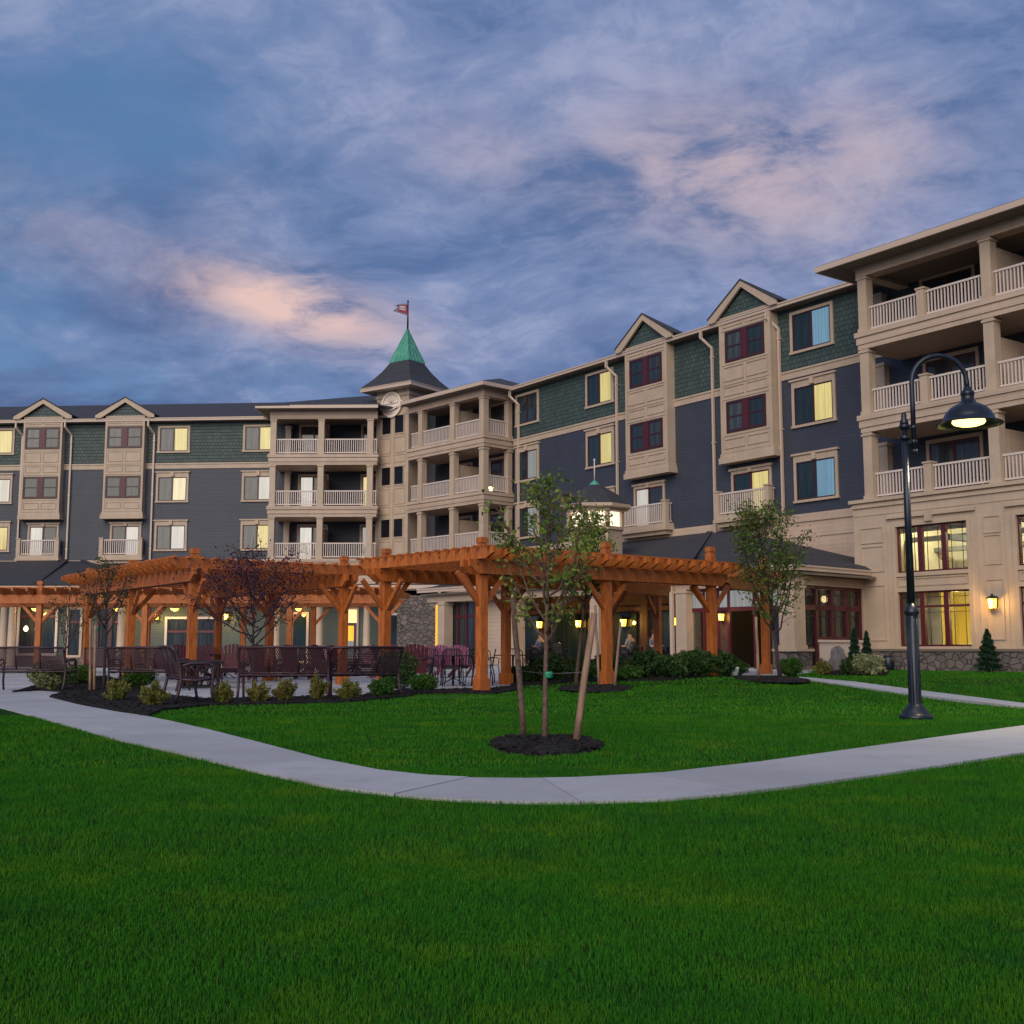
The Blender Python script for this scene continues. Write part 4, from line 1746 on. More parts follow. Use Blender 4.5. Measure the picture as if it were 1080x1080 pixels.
# back of the porch
sg = hit(PF, 728, .56)
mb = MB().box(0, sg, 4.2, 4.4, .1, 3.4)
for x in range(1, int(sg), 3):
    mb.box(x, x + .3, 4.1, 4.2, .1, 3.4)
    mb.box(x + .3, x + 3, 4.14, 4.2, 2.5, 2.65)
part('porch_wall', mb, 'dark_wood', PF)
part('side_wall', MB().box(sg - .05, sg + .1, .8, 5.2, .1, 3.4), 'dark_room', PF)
mb = MB()
for x in range(1, int(sg) - 2, 3):
    mb.box(x + .5, x + 2.7, 4.12, 4.18, .5, 2.4)
part('porch_window', mb, 'pane_teal', PF)
mb = MB()
for k, x in enumerate((sg - 2.9, sg - 1.6)):
    for z in (1.3, 1.6, 1.9):
        mb.box(x, x + .9, 3.9, 4.1, z, z + .03)
        for q in range(6):
            mb.lathe([(.03, z + .03), (.035, z + .14), (.012, z + .18), (.012, z + .23)], (x + .08 + q * .15, 4.0), 6)
part('bar_shelf', mb, 'room_white', PF)
# first window wall at the porch's left end
a0, a1 = hit(PF, 475, .9), hit(PF, 502, .9)
mb = MB()
for x in np.linspace(a0, a1, 4):
    mb.box(x - .05, x + .05, .85, .95, .13, 3.0)
mb.box(a0, a1, .87, .93, 2.3, 2.4)
mb.box(a0, a1, .87, .93, .13, .3)
o = part('window_wall', mb, 'wine', PF)
part('pane', MB().box(a0, a1, .895, .905, .3, 3.0), 'pane_dark', PF, o)
a0, a1 = hit(PF, 505, .9), hit(PF, 540, .9)
mb = MB().box(a0, a1, .9, 1.0, .13, 3.0)
part('porch_wall', mb, 'tan_siding', PF)
# glazed pavilion front
x1 = hit(PF, 826, .7)
gx = [hit(PF, p, .7) for p in (729, 742, 757, 768, 795, 810, 825)]
mb = MB()
for i, x in enumerate(gx):
    mb.box(x - .05, x + .05, .66, .76, .13, 2.98, 0)
mb.box(gx[0], gx[-1], .65, .77, 2.2, 2.34, 0)
mb.box(gx[0], gx[-1], .65, .77, 2.9, 3.0, 0)
for i in (0, 1, 5):
    mb.box(gx[i], gx[i + 1], .66, .76, .13, .3, 0)
PAV = part('glazed_front', mb, 'wine', PF)
mb = MB().box(gx[0] + .05, gx[-1] - .05, .70, .71, 2.34, 2.9)
part('transom', mb, 'pane_pale', PF, PAV)  # pale glow in place of a reflection in the glass
for i in (0, 1, 5):
    part('pane', MB().box(gx[i] + .05, gx[i + 1] - .05, .70, .71, .3, 2.2), 'clear_glass', PF, PAV)
mb = MB().box(gx[2] + .05, gx[3] - .05, .69, .75, .13, 2.2)
part('panel', mb, 'dark_wood', PF, PAV)
mb = MB()
mb.box(sg + .1, gx[5] - .1, 5.2, 5.3, .1, 3.3, 3)
mb.box(gx[5] - .1, PL + 2.0, 5.2, 5.3, .1, 3.3, 4)
mb.box(gx[5] - .2, gx[5] - .1, 1.2, 5.3, .1, 3.3, 3)
mb.box(sg + .1, PL - .3, .8, 5.2, 3.3, 3.36, 0)
mb.box(gx[4] + .1, gx[5], 4.5, 5.0, .13, 1.3, 1)
mb.box(gx[5] + .1, gx[6], 4.3, 5.0, .13, 1.1, 1)
mb.box(gx[0], gx[1], 4.8, 5.19, .13, 2.4, 2)
part('pavilion_interior', mb, ['room_white', 'room_olive', 'room_white', 'dark_room', 'room_cream'], PF)
point(PF, gx[5] + .6, 3.0, 2.6, 16, (1, .72, .34))  # added fill with no fixture, lightens the pavilion interior
# right-hand face of the pavilion with red windows
b = [hit(PR, p, .5) for p in (846, 860, 876, 892, 906)]
mb = MB()
mb.box(b[1], PRL, .5, .62, .1, 1.22, 1)
mb.box(b[4] + .06, PRL, .5, .62, 1.22, 3.0, 1)
mb.box(b[1] - .02, b[4] + .1, .44, .5, 1.14, 1.22, 1)
part('pavilion_wall', mb, ['tan_trim', 'rail_white'], PR)
mb = MB()
for i, x in enumerate(b):
    mb.box(x - .06, x + .06, .48, .6, (.13 if i < 2 else 1.22), 3.0)
mb.box(b[0], b[4], .48, .6, 2.2, 2.36)
mb.box(b[0], b[4], .48, .6, 2.9, 3.0)
mb.box(b[1], b[4], .48, .6, 1.22, 1.32)
mb.box(b[0], b[1], .48, .6, .13, .3)
for i in range(4):
    for zz in (2.72, 2.0):
        mb.box(b[i] + .06, b[i + 1] - .06, .53, .55, zz - .01, zz + .01, 1)
    for xx in (b[i] + .25, b[i + 1] - .25):
        mb.box(xx - .01, xx + .01, .53, .55, 1.3, 2.9, 1)
o = part('window', mb, ['wine', 'black_metal'], PR)
part('pane', MB().box(b[0], b[4], .555, .565, .3, 2.95), 'clear_glass', PR, o)
point(PR, 2.4, 2.4, 2.6, 22, (1, .82, .5))  # fill without a lamp, added to brighten behind the red windows
mb = MB()
s_ = PRL - .35
mb.box(s_ - .06, s_ + .06, .18, .30, .45, ZE - .5)
mb.beam((s_, .24, .5), (s_ - .12, .05, .18), .11, .11)
mb.beam((s_, .24, ZE - .52), (s_, .06, ZE - .14), .11, .11)
part('downspout', mb, 'gutter', PR)
mb = MB()
s_ = cols[3] - .36
mb.box(s_ - .06, s_ + .06, .2, .32, .4, ZE - .5)
mb.beam((s_, .26, .45), (s_ - .2, .1, .15), .11, .11)
mb.beam((s_, .26, ZE - .52), (s_, .06, ZE - .14), .11, .11)
part('downspout', mb, 'gutter', PF)

# cupola on the porch roof
cc = at_depth(628.5, 50.0)
CU = place(cc[0], cc[1])
mb = MB()
mb.lathe([(1.22, 3.8), (1.22, 5.95), (1.30, 5.95), (1.30, 6.08), (1.2, 6.1)], n=8, smooth=False, phase=math.pi / 8)
for k in range(8):
    a = math.pi / 8 + k * math.pi / 4
    mb.tube([(1.2 * math.cos(a), 1.2 * math.sin(a), 6.05), (1.2 * math.cos(a), 1.2 * math.sin(a), 6.8)], .1, 4)
mb.lathe([(1.2, 6.72), (1.34, 6.74), (1.34, 6.85), (1.62, 6.9), (1.62, 7.03), (.4, 7.05)], n=8, smooth=False, phase=math.pi / 8)
CUP = part('cupola', mb, 'tan_trim', CU)
mb = MB()
mb.lathe([(1.62, 7.03), (1.05, 7.5), (.3, 7.95), (.02, 7.97)], n=8, smooth=False, phase=math.pi / 8)
part('roof', mb, 'roof', CU, CUP)
mb = MB()
mb.lathe([(.3, 7.92), (.2, 8.02), (.06, 8.16), (.02, 8.2)], n=12)
part('finial', mb, 'copper_green', CU, CUP)
mb = MB()
mb.tube([(0, 0, 8.1), (0, 0, 9.05)], .03, 6)
mb.lathe([(.01, 8.98), (.055, 9.03), (.055, 9.08), (.01, 9.13)], n=8)
part('spike', mb, 'flag_white', CU, CUP)
mb = MB()
for k in range(8):
    a0_, a1_ = math.pi / 8 + k * math.pi / 4, math.pi / 8 + (k + 1) * math.pi / 4
    r = 1.14
    pa, pb = (r * math.cos(a0_), r * math.sin(a0_)), (r * math.cos(a1_), r * math.sin(a1_))
    mb.poly([(pa[0], pa[1], 6.1), (pb[0], pb[1], 6.1), (pb[0], pb[1], 6.75), (pa[0], pa[1], 6.75)])
part('lit_window', mb, 'cupola_pane', CU, CUP)

# ---- ground floor in front of the left wing
EX = frame((-34, 62), (1, 0))


def ex(px, d=62):
    return at_depth(px, d)[0] + 34


mb = MB().box(-8, ex(421), 0, .3, 0, 4.1)
part('garden_wall', mb, 'sage_siding', EX)
mb = MB().box(ex(421), ex(463), -1.3, .2, 0, 3.95)
part("stone_wall", mb, 'stone', EX)
mb = MB().box(-8, ex(100), -.08, 0, -.1, .55)
mb.box(ex(150), ex(285), -.08, 0, -.1, .3)
part('stone_base', mb, 'stone', EX)
mb = MB()
mb.box(-10, ex(466), -1.5, -1.38, 4.03, 4.22)
mb.box(-10, ex(466), -1.38, .1, 3.98, 4.03)
mb.box(-10, ex(466), -1.3, -1.0, 3.7, 3.98)
part('gutter', mb, 'gutter', EX)
mb = MB()
tl = at_depth(-90, 71.5)
tr = at_depth(84, 70.1)
cr = at_depth(146, 60.5)
ml, mr = at_depth(150, 60.5), at_depth(466, 60.5)
mb.slab([(-42, 60.5, 4.24), (cr[0], 60.5, 4.24), (tr[0], 70.2, 6.2), (-44, 71.6, 6.2)], .06)
mb.slab([(cr[0], 60.5, 4.24), (cr[0] + 1.2, 70, 4.6), (tr[0], 70.2, 6.2)], .06)
mb.slab([(cr[0] - .3, 60.52, 4.235), (mr[0], 60.52, 4.235), (mr[0], 66.9, 4.66), (cr[0] - .3, 69.8, 4.75)], .06)
part('porch_roof', mb, 'roof', Matrix.Identity(4))
mb = MB()
h0, h1 = at_depth(66, 70.0), at_depth(34, 60.8)
mb.beam((h0[0], h0[1], 6.25), (h1[0], h1[1], 4.3), .25, .1)
mb.beam((tr[0], 70.0, 6.22), (cr[0], 60.6, 4.27), .25, .08)
part('ridge_cap', mb, 'roof', Matrix.Identity(4))
for px in (4, 13, 128, 291, 337, 387):
    x = ex(px, 61)
    mb = MB()
    mb.lathe([(.28, .0), (.28, .12), (.21, .16), (.19, 2.0), (.16, 3.5), (.24, 3.56), (.24, 3.7), (.1, 3.71)], (x, -1.15), 14)
    part('round_column', mb, 'tan_trim', EX)


def garden_window(p0, p1, z0, z1, n, mat, lit=None, frame_mat='rail_white', transom=True):
    a, b_ = ex(p0), ex(p1)
    mb = MB()
    t = .12
    mb.box(a - t, b_ + t, -.1, 0, z1, z1 + t)
    mb.box(a - t, b_ + t, -.12, 0, z0 - t, z0)
    mb.box(a - t, a, -.1, 0, z0, z1)
    mb.box(b_, b_ + t, -.1, 0, z0, z1)
    for k in range(1, n):
        x = a + (b_ - a) * k / n
        mb.box(x - .1, x + .1, -.1, 0, z0, z1)
    if transom:
        mb.box(a, b_, -.06, -.002, z1 - .72, z1 - .6, 1)
    o = part('window', mb, [frame_mat, 'wine'], EX)
    part('pane', MB().box(a, b_, -.03, -.01, z0, z1), mat, EX, o)


garden_window(20, 58, .7, 3.3, 2, 'pane_dark')
garden_window(72, 84, .6, 3.0, 1, 'pane_dark', frame_mat='tan_trim')
garden_window(104, 128, .15, 3.0, 2, 'pane_dark', frame_mat='dark_wine')
garden_window(176, 229, .45, 2.5, 2, 'pane_dark')
garden_window(309, 323, .3, 2.75, 1, 'pane_teal', frame_mat='tan_trim', transom=False)
# the lit door
a, b_ = ex(359), ex(376)
mb = MB()
mb.box(a - .1, a, -.1, 0, .05, 3.1)
mb.box(b_, b_ + .1, -.1, 0, .05, 3.1)
mb.box(a, b_, -.1, 0, 3.0, 3.1)
mb.box(a, b_, -.1, 0, 2.15, 2.3, 1)
mb.box(a, a + .14, -.08, 0, .05, 2.15, 1)
mb.box(b_ - .14, b_, -.08, 0, .05, 2.15, 1)
mb.box(a + .14, b_ - .14, -.08, 0, .05, .3, 1)
DOOR = part('door', mb, ['tan_trim', 'dark_wine'], EX)
part('transom', MB().box(a, b_, -.04, -.01, 2.3, 3.0), 'lit_pane', EX, DOOR)
part('pane', MB().box(a + .14, b_ - .14, -.04, -.01, 1.35, 2.15), 'lit_amber', EX, DOOR)
part('lower_pane', MB().box(a + .14, b_ - .14, -.04, -.01, .3, 1.35), 'pane_pale', EX, DOOR)
mb = MB()
mb.box(b_ - .1, b_ - .06, -.14, -.08, .95, 1.05)
part('handle', mb, 'rail_white', EX, DOOR)
a, b_ = ex(408), ex(420)
mb = MB().box(a, b_, -.06, 0, .2, 2.7)
o = part('window', mb, 'pane_teal', EX)
mb = MB()
for q in ((a - .12, a, .1, 2.82), (b_, b_ + .12, .1, 2.82), (a, b_, 2.7, 2.82)):
    mb.box(q[0], q[1], -.1, 0, q[2], q[3])
part('frame', mb, 'rail_white', EX, o)
mb = MB().box(ex(459, 60.6), ex(463, 60.6), -1.36, -1.3, .1, 3.2)
part('side_panel', mb, 'lit_amber', EX)
# ------------------------------------------------------------------ sign and flag on the tower
SG = shift(TW, 1.2, -.03, 15.08) @ Matrix.Scale(1.28, 4)
o = thing('round_sign', 'round cream emblem sign with a banner across it, on the tower under its eave', 'sign', SG)
mb = MB()
n = 40
ring = []
for k in range(n):
    a0, a1 = 2 * math.pi * k / n, 2 * math.pi * (k + 1) / n
    for (r0, r1, y0, y1, m) in ((.50, .60, -.10, -.02, 0), (.0, .50, -.05, -.02, 1)):
        q = [(r0 * math.sin(a0), r0 * math.cos(a0)), (r1 * math.sin(a0), r1 * math.cos(a0)), (r1 * math.sin(a1), r1 * math.cos(a1)), (r0 * math.sin(a1), r0 * math.cos(a1))]
        if r0 == 0:
            q = [q[0], q[1], q[2]]
        mb.prism(q[::-1], y0, y1, 'y', m)
mb.build('ring', ['emblem', 'emblem_pale'], o, SG)
mb = MB()
mb.prism([(.40 * math.cos(a), .06 + .36 * math.sin(a)) for a in [math.pi * k / 14 for k in range(15)]][::-1], -.09, -.05, 'y', 0)
for k in range(5):
    a = math.pi * (k + 1) / 6
    mb.beam((.02 * math.cos(a), -.092, .08), (.36 * math.cos(a), -.092, .06 + .33 * math.sin(a)), .02, .006, 1, up=(0, 1, 0))
mb.build('shell_shape', ['emblem', 'emblem_dark'], o, SG)
mb = MB()
B = [(-.72, .06), (-.62, .02), (-.3, -.02), (0, -.12), (.3, -.02), (.62, .06), (.72, .16), (.72, -.10), (.60, -.16), (.3, -.20), (0, -.30), (-.3, -.22), (-.6, -.2), (-.72, -.2)]
mb.prism(B[::-1], -.14, -.09, 'y', 0)
for k in range(9):
    x = -.5 + k * .125
    z = -.08 - .12 * (1 - (x / .55) ** 2) * .8 - .02
    mb.box(x - .03, x + .03, -.148, -.141, z - .01, z + .025, 1)
mb.build('banner', ['emblem', 'emblem_dark'], o, SG)

FL = shift(TW, cxy, cxy, 19.8) @ Matrix.Scale(1.25, 4)
o = thing('flag', 'small dark red swallowtail flag with pale stripes flying from the tower spire', 'flag', FL)
mb = MB()
mb.tube([(0, 0, 0), (0, 0, 1.40)], [.045, .03], 8)
mb.lathe([(.01, 1.40), (.05, 1.43), (.05, 1.47), (.01, 1.5)], n=8)
mb.build('flagpole', 'black_metal', o, FL)


def flag_mesh():
    mb = MB()
    nx, nz = 14, 8
    for side in (0, 1):
        for i in range(nx + 1):
            for j in range(nz + 1):
                u, w = i / nx, j / nz
                zt = 1.36 + .02 * math.sin(5 * u) + .14 * max(0, u - .45) ** 1.3 * 2
                zb = .74 + .42 * u
                edge = 1 - .36 * (1 - abs(2 * w - 1)) if True else 1
                x = -1.02 * u * (edge if u > .6 else 1 - (1 - edge) * (u / .6) * .55)
                y = .06 * math.sin(u * 8 + w) + (side * .006)
                mb.v.append((x, y, zb + (zt - zb) * w))
    for side in (0, 1):
        b = side * (nx + 1) * (nz + 1)
        for i in range(nx):
            for j in range(nz):
                q = [b + i * (nz + 1) + j, b + (i + 1) * (nz + 1) + j, b + (i + 1) * (nz + 1) + j + 1, b + i * (nz + 1) + j + 1]
                m = 0
                if j in (0, nz - 1) or i >= nx - 4:
                    m = 2
                elif 3 <= i <= 7 and j in (3, 5):
                    m = 1
                elif 2 <= i <= 7 and j == 4:
                    m = 2
                mb.face(q if side else q[::-1], m)
    return mb


flag_mesh().build('banner', ['flag_red', 'flag_white', 'flag_grey'], o, FL)


# ------------------------------------------------------------------ lanterns
def lantern_body(M, o, k=1.0):
    mb = MB()
    mb.box(-.07 * k, .07 * k, -.03, 0, -.12 * k, .22 * k)
    mb.beam((0, -.02, .2 * k), (0, -.17 * k, .24 * k), .03, .03)
    mb.build('bracket', 'black_metal', o, M)
    mb = MB()
    c = (0, -.17 * k)
    mb.lathe([(.10 * k, -.14 * k), (.13 * k, .13 * k)], c, 4, 0, False, math.pi / 4)
    mb.build('glass', 'amber', o, M)
    mb = MB()
    for q in range(4):
        a = math.pi / 4 + q * math.pi / 2
        mb.beam((c[0] + .105 * k * math.cos(a), c[1] + .105 * k * math.sin(a), -.15 * k), (c[0] + .135 * k * math.cos(a), c[1] + .135 * k * math.sin(a), .14 * k), .018, .018)
    mb.lathe([(.20 * k, .135 * k), (.17 * k, .16 * k), (.06 * k, .23 * k), (.03 * k, .24 * k), (.03 * k, .28 * k), (.01, .29 * k)], c, 12)
    mb.lathe([(.09 * k, -.17 * k), (.12 * k, -.145 * k)], c, 12)
    mb.build('cage', 'black_metal', o, M)


def wall_lantern(F, s, y, z, label, energy=9, k=1.0):
    M = shift(F, s, y, z)
    o = thing('wall_lantern', label, 'wall lantern', M, 'amber wall lanterns on the hotel')
    lantern_body(M, o, k)
    point(F, s, y - .42 * k, z + .0, energy, (1, .55, .12), .08)


wall_lantern(RW, 28.92, BY, 2.33, 'amber lantern on the tan wall of the right block, beside a tall conifer', 24, 1.05)
wall_lantern(EX, ex(165), 0, 2.62, 'amber lantern on the green ground-floor wall, left of a white-framed window', 22)
wall_lantern(EX, ex(238.5), 0, 2.62, 'amber lantern on the green ground-floor wall, right of a white-framed window', 22)
for px, txt in ((570, 'amber lantern at the back of the porch, seen left of the near young tree'), (611, 'amber lantern at the back of the porch, seen between the two young trees'),
                (658, 'amber lantern at the back of the porch, just right of a pergola post'), (711, 'amber lantern at the back of the porch, beside the pale downspout')):
    wall_lantern(PF, hit(PF, px, 4.0), 4.1, 2.0, txt, 30, 1.0)
wall_lantern(PF, (gx[2] + gx[3]) / 2, .69, 2.0, 'amber lantern beside the dark open doorway of the porch', 8, .8)
wall_lantern(PF, hit(PF, 820, 3.0), 5.19, 2.0, 'amber lantern glowing behind the glass next to the corner column', 8, .9)


def ceiling_lamp(F, s, y, z, label):
    M = shift(F, s, y, z)
    o = thing('ceiling_lamp', label, 'ceiling lamp', M, 'bowl lamps under the garden porch roof')
    mb = MB()
    mb.lathe([(.03, .04), (.03, .75)], n=8)
    mb.lathe([(.22, .03), (.23, .06), (.03, .08)], n=16)
    mb.build('stem', 'black_metal', o, M)
    mb = MB()
    mb.lathe([(.02, -.10), (.12, -.08), (.19, -.02), (.22, .03)], n=16)
    mb.build('bowl', 'amber', o, M)
    point(F, s, y, z - .25, 20, (1, .6, .18))


for px, txt in ((36, 'glowing bowl lamp above the wide dark window at far left'), (123, 'glowing bowl lamp above the dark red double door'), (183, 'glowing bowl lamp in front of the white-framed window'), (315, 'glowing bowl lamp above the narrow teal window')):
    ceiling_lamp(EX, ex(px, 61.3), -.7, 3.0, txt)


def pendant(F, s, y, z, top, label):
    M = shift(F, s, y, z)
    o = thing('pendant_lamp', label, 'pendant lamp', M, 'hanging glass pendants')
    MB().tube([(0, 0, .1), (0, 0, top - z)], .012, 6).build('cord', 'black_metal', o, M)
    mb = MB()
    mb.lathe([(.03, -.16), (.09, -.11), (.11, -.02), (.08, .07), (.03, .12)], n=14)
    mb.build('globe', 'lamp_warm', o, M)


pendant(EX, ex(26.5, 61.3), -.7, 2.0, 3.9, 'glowing pendant in place of a bulb reflected in the wide dark window at far left')  # added lamp, stands in for a bulb's reflection in the glass
pendant(RW, hit(RW, 926, -1.3), -1.3, 1.95, 2.98, 'glowing pendant inside the lower lobby window, close to its left edge')
pendant(RW, hit(RW, 974.5, -1.3), -1.3, 1.85, 2.98, 'glowing pendant inside the lower lobby window, next to its right mullion')


# ------------------------------------------------------------------ pergolas
ZB, ZR = 2.50, 2.80        # underside of beams, underside of rafters


def wood_bar(name, p0, p1, w, h, F, parent, cut=0.0):
    """one timber; its ends are cut back along the underside when cut > 0"""
    p0, p1 = Vector(p0), Vector(p1)
    L = (p1 - p0).length
    d = (p1 - p0).normalized()

    def mk():
        mb = MB()
        if cut:
            q = [(-L / 2, h / 2), (-L / 2, 0.0), (-L / 2 + cut * .35, -h * .12), (-L / 2 + cut, -h / 2), (L / 2 - cut, -h / 2), (L / 2 - cut * .35, -h * .12), (L / 2, 0.0), (L / 2, h / 2)]
            mb.prism(q, -w / 2, w / 2, 'y')
        else:
            mb.box(-L / 2, L / 2, -w / 2, w / 2, -h / 2, h / 2)
        me_o = mb.build(name, 'cedar')
        me = me_o.data
        bpy.data.objects.remove(me_o)
        return me
    me = cached((name, round(L, 3), w, h, cut), mk)
    side = Vector((0, 0, 1)).cross(d).normalized() if abs(d.z) < .95 else Vector((0, 1, 0))
    up = d.cross(side)
    c = (p0 + p1) / 2
    M = Matrix(((d.x, side.x, up.x, c.x), (d.y, side.y, up.y, c.y), (d.z, side.z, up.z, c.z), (0, 0, 0, 1)))
    return link(name, me, parent, F @ M)


def pergola_post(F, x, y, parent, finial=True, base=True):
    w = .19

    def mk():
        mb = MB().box(-w / 2, w / 2, -w / 2, w / 2, .02, 3.0)
        me_o = mb.build('post', 'cedar')
        me = me_o.data
        bpy.data.objects.remove(me_o)
        return me
    wp = F @ Vector((x, y, 0))
    M = shift(F, x, y, float(rise(wp.x, wp.y)) * .95)
    p = link('post', cached('ppost', mk), parent, M)
    if base:
        def mkb():
            mb = MB()
            b_ = .135
            mb.box(-b_, b_, -b_, b_, 0, .28)
            mb.box(-b_ + .02, b_ - .02, -b_ + .02, b_ - .02, .28, .30)
            me_o = mb.build('post_base', 'cedar')
            me = me_o.data
            bpy.data.objects.remove(me_o)
            return me
        link('post_base', cached('ppbase', mkb), p, M)
    if finial:
        def mkf():
            mb = MB()
            mb.box(-.095, .095, -.095, .095, 3.0, 3.12)
            mb.box(-.075, .075, -.075, .075, 3.12, 3.17)
            mb.box(-.095, .095, -.095, .095, 3.17, 3.27)
            mb.box(-.08, .08, -.08, .08, 3.27, 3.29)
            me_o = mb.build('finial', 'cedar')
            me = me_o.data
            bpy.data.objects.remove(me_o)
            return me
        link('finial', cached('ppfin', mkf), p, M)
    return p


def brace(F, x, y, dx, dy, parent):
    k = .66
    wood_bar('brace', (x + dx * .07, y + dy * .07, 1.86), (x + dx * k, y + dy * k, ZB + .02), .085, .10, F, parent)


def pergola(F, xs, ys, label, group=None, over=.45, rafter_gap=.42, purlin_gap=.34, skip=(), rafter_over=.75):
    """posts on the grid xs (along the beams) by ys (the two beam lines); rafters run across"""
    o = thing('pergola', label, 'pergola', shift(F, xs[0], ys[0]))
    for y in ys:
        for x in xs:
            if (x, y) in skip:
                continue
            pergola_post(F, x, y, o)
            for dx in (-1, 1):
                if (x == xs[0] and dx < 0 and over < .4) or (x == xs[-1] and dx > 0 and over < .4):
                    continue
                brace(F, x, y, dx, 0, o)
            brace(F, x, y, 0, 1 if y == ys[0] else -1, o)
        for dy in (-.135, .135):
            wood_bar('beam', (xs[0] - over, y + dy, (ZB + ZR) / 2), (xs[-1] + over, y + dy, (ZB + ZR) / 2), .08, ZR - ZB, F, o, cut=.22)
    a, b = xs[0] - over * .55, xs[-1] + over * .55
    n = max(2, int(round((b - a) / rafter_gap)))
    for i in range(n + 1):
        x = a + (b - a) * i / n
        wood_bar('rafter', (x, ys[0] - rafter_over, ZR + .115), (x, ys[-1] + rafter_over, ZR + .115), .065, .23, F, o, cut=.26)
    c, d = ys[0] - rafter_over * .8, ys[-1] + rafter_over * .8
    n = max(2, int(round((d - c) / purlin_gap)))
    for i in range(n + 1):
        y = c + (d - c) * i / n
        wood_bar('purlin', (a - .2, y, ZR + .25), (b + .2, y, ZR + .25), .06, .045, F, o)
    return o


A0 = at_depth(202, 27.7)
PA = frame(A0, (-.68, .73))      # beams run away to the left
# second axis of the frame points into +y (to the left of x); rafters must run to the right-back
PA = PA @ Matrix.Diagonal((1, -1, 1, 1)) if False else PA
FA = frame(at_depth(92, 34.4), (A0[0] - at_depth(92, 34.4)[0], A0[1] - 34.4))
LA = math.hypot(A0[0] - at_depth(92, 34.4)[0], A0[1] - 34.4)
mid_a = hit(FA, 140)
pergola(FA, (0, mid_a, LA), (0, 4.0), 'cedar pergola on six posts over the bench circle, behind the benches')
B0 = at_depth(508, 24.9)
B1 = at_depth(751, 29.6)
FB_ = frame(B0, (B1[0] - B0[0], B1[1] - B0[1]))
LB_ = math.hypot(B1[0] - B0[0], B1[1] - B0[1])
pergola(FB_, (0, LB_ * .5, LB_), (0, 3.7), 'large cedar pergola with a post at the lawn edge, in front of the restaurant porch')
C0 = at_depth(812, 33.2)
C1 = at_depth(757, 30.4)
FC = frame(C1, (C0[0] - C1[0], C0[1] - C1[1]))
LC = math.hypot(C0[0] - C1[0], C0[1] - C1[1])
pergola(FC, (LC - .45,), (0, 3.2), 'small cedar pergola end on two posts behind the round green tree', over=.35, rafter_over=.5) if False else None
oC = thing('pergola', 'short cedar pergola bay behind the round green tree, next to the stone-footed column', 'pergola', shift(FC, LC, 0))
for y in (0, 3.4):
    pergola_post(FC, LC - .3, y, oC)
    brace(FC, LC - .3, y, -1, 0, oC)
    for dy in (-.135, .135):
        wood_bar('beam', (.35, y + dy, (ZB + ZR) / 2), (LC + .25, y + dy, (ZB + ZR) / 2), .08, ZR - ZB, FC, oC, cut=.2)
for i in range(9):
    x = .45 + i * (LC - .35) / 8
    wood_bar('rafter', (x, -.6, ZR + .115), (x, 4.0, ZR + .115), .065, .23, FC, oC, cut=.26)
for i in range(12):
    y = -.5 + i * .4
    wood_bar('purlin', (.3, y, ZR + .25), (LC + .2, y, ZR + .25), .06, .045, FC, oC)
# long pergola at the back
FD = frame((-19.5, 41.0), (1, 0))


def xd(px, d=41.0):
    return at_depth(px, d)[0] + 19.5


oD = thing('pergola', 'long low cedar pergola at the back of the patio, nearest the green garden wall', 'pergola', shift(FD, xd(40), 0))
for px in (-40, 40, 152, 305, 402):
    x = xd(px)
    pergola_post(FD, x, 0, oD, base=False)
    for dx in (-1, 1):
        brace(FD, x, 0, dx, 0, oD)
for px in (40, 155, 256, 330):
    x = xd(px, 44.4)
    pergola_post(FD, x, 3.4, oD, base=False)
    brace(FD, x, 3.4, 1, 0, oD)
for y in (0, 3.4):
    for dy in (-.135, .135):
        wood_bar('beam', (xd(-60), y + dy, (ZB + ZR) / 2), (xd(416), y + dy, (ZB + ZR) / 2), .08, ZR - ZB, FD, oD, cut=.2)
x = xd(-58)
while x < xd(416):
    wood_bar('rafter', (x, -.6, ZR + .115), (x + .35, 4.0, ZR + .115), .065, .23, FD, oD, cut=.26)
    x += .5
for i in range(8):
    y = -.3 + i * .6
    wood_bar('purlin', (xd(-60), y, ZR + .25), (xd(416), y, ZR + .25), .06, .045, FD, oD)

# ------------------------------------------------------------------ street lamp
lx, ly = ground(966, 759)
LM = place(lx, ly, float(rise(lx, ly))) @ Matrix.Scale(1.07, 4)
lamp = thing('street_lamp', 'tall black lamp post with a curved arm and a lit bell shade', 'street lamp', LM)
mb = MB()
mb.lathe([(.20, 0), (.20, .05), (.165, .065), (.155, .10), (.105, .15), (.094, .18), (.074, .19), (.067, 1.24), (.063, 1.25), (.088, 1.275), (.088, 1.31), (.072, 1.335), (.05, 1.40)], n=12)
for k in range(12):
    a = 2 * math.pi * k / 12
    mb.tube([(.072 * math.cos(a), .072 * math.sin(a), .2), (.065 * math.cos(a), .065 * math.sin(a), 1.24)], .006, 5)
mb.build('base', 'lamp_metal', lamp, LM)
mb = MB()
mb.tube([(0, 0, 1.36), (0, 0, 3.62)], [.048, .036], 16)
for z in (3.42, 3.56):
    mb.lathe([(.05, z), (.062, z + .01), (.062, z + .05), (.05, z + .06)], n=14)
mb.lathe([(.055, 3.6), (.05, 3.66), (.03, 3.70), (.035, 3.73), (.02, 3.77), (.005, 3.775)], n=14)
mb.build('pole', 'lamp_metal', lamp, LM)
mb = MB()
ax = .115
R = .345
pts = [(ax, 0, 3.28), (ax, 0, 3.9)]
cz = 4.15
pts.append((ax, 0, cz))
for k in range(1, 13):
    a = math.pi - math.pi * k / 12
    pts.append((ax + R + R * math.cos(a), 0, cz + R * math.sin(a)))
pts.append((ax + 2 * R, 0, 4.03))
mb.tube(pts, .031, 12)
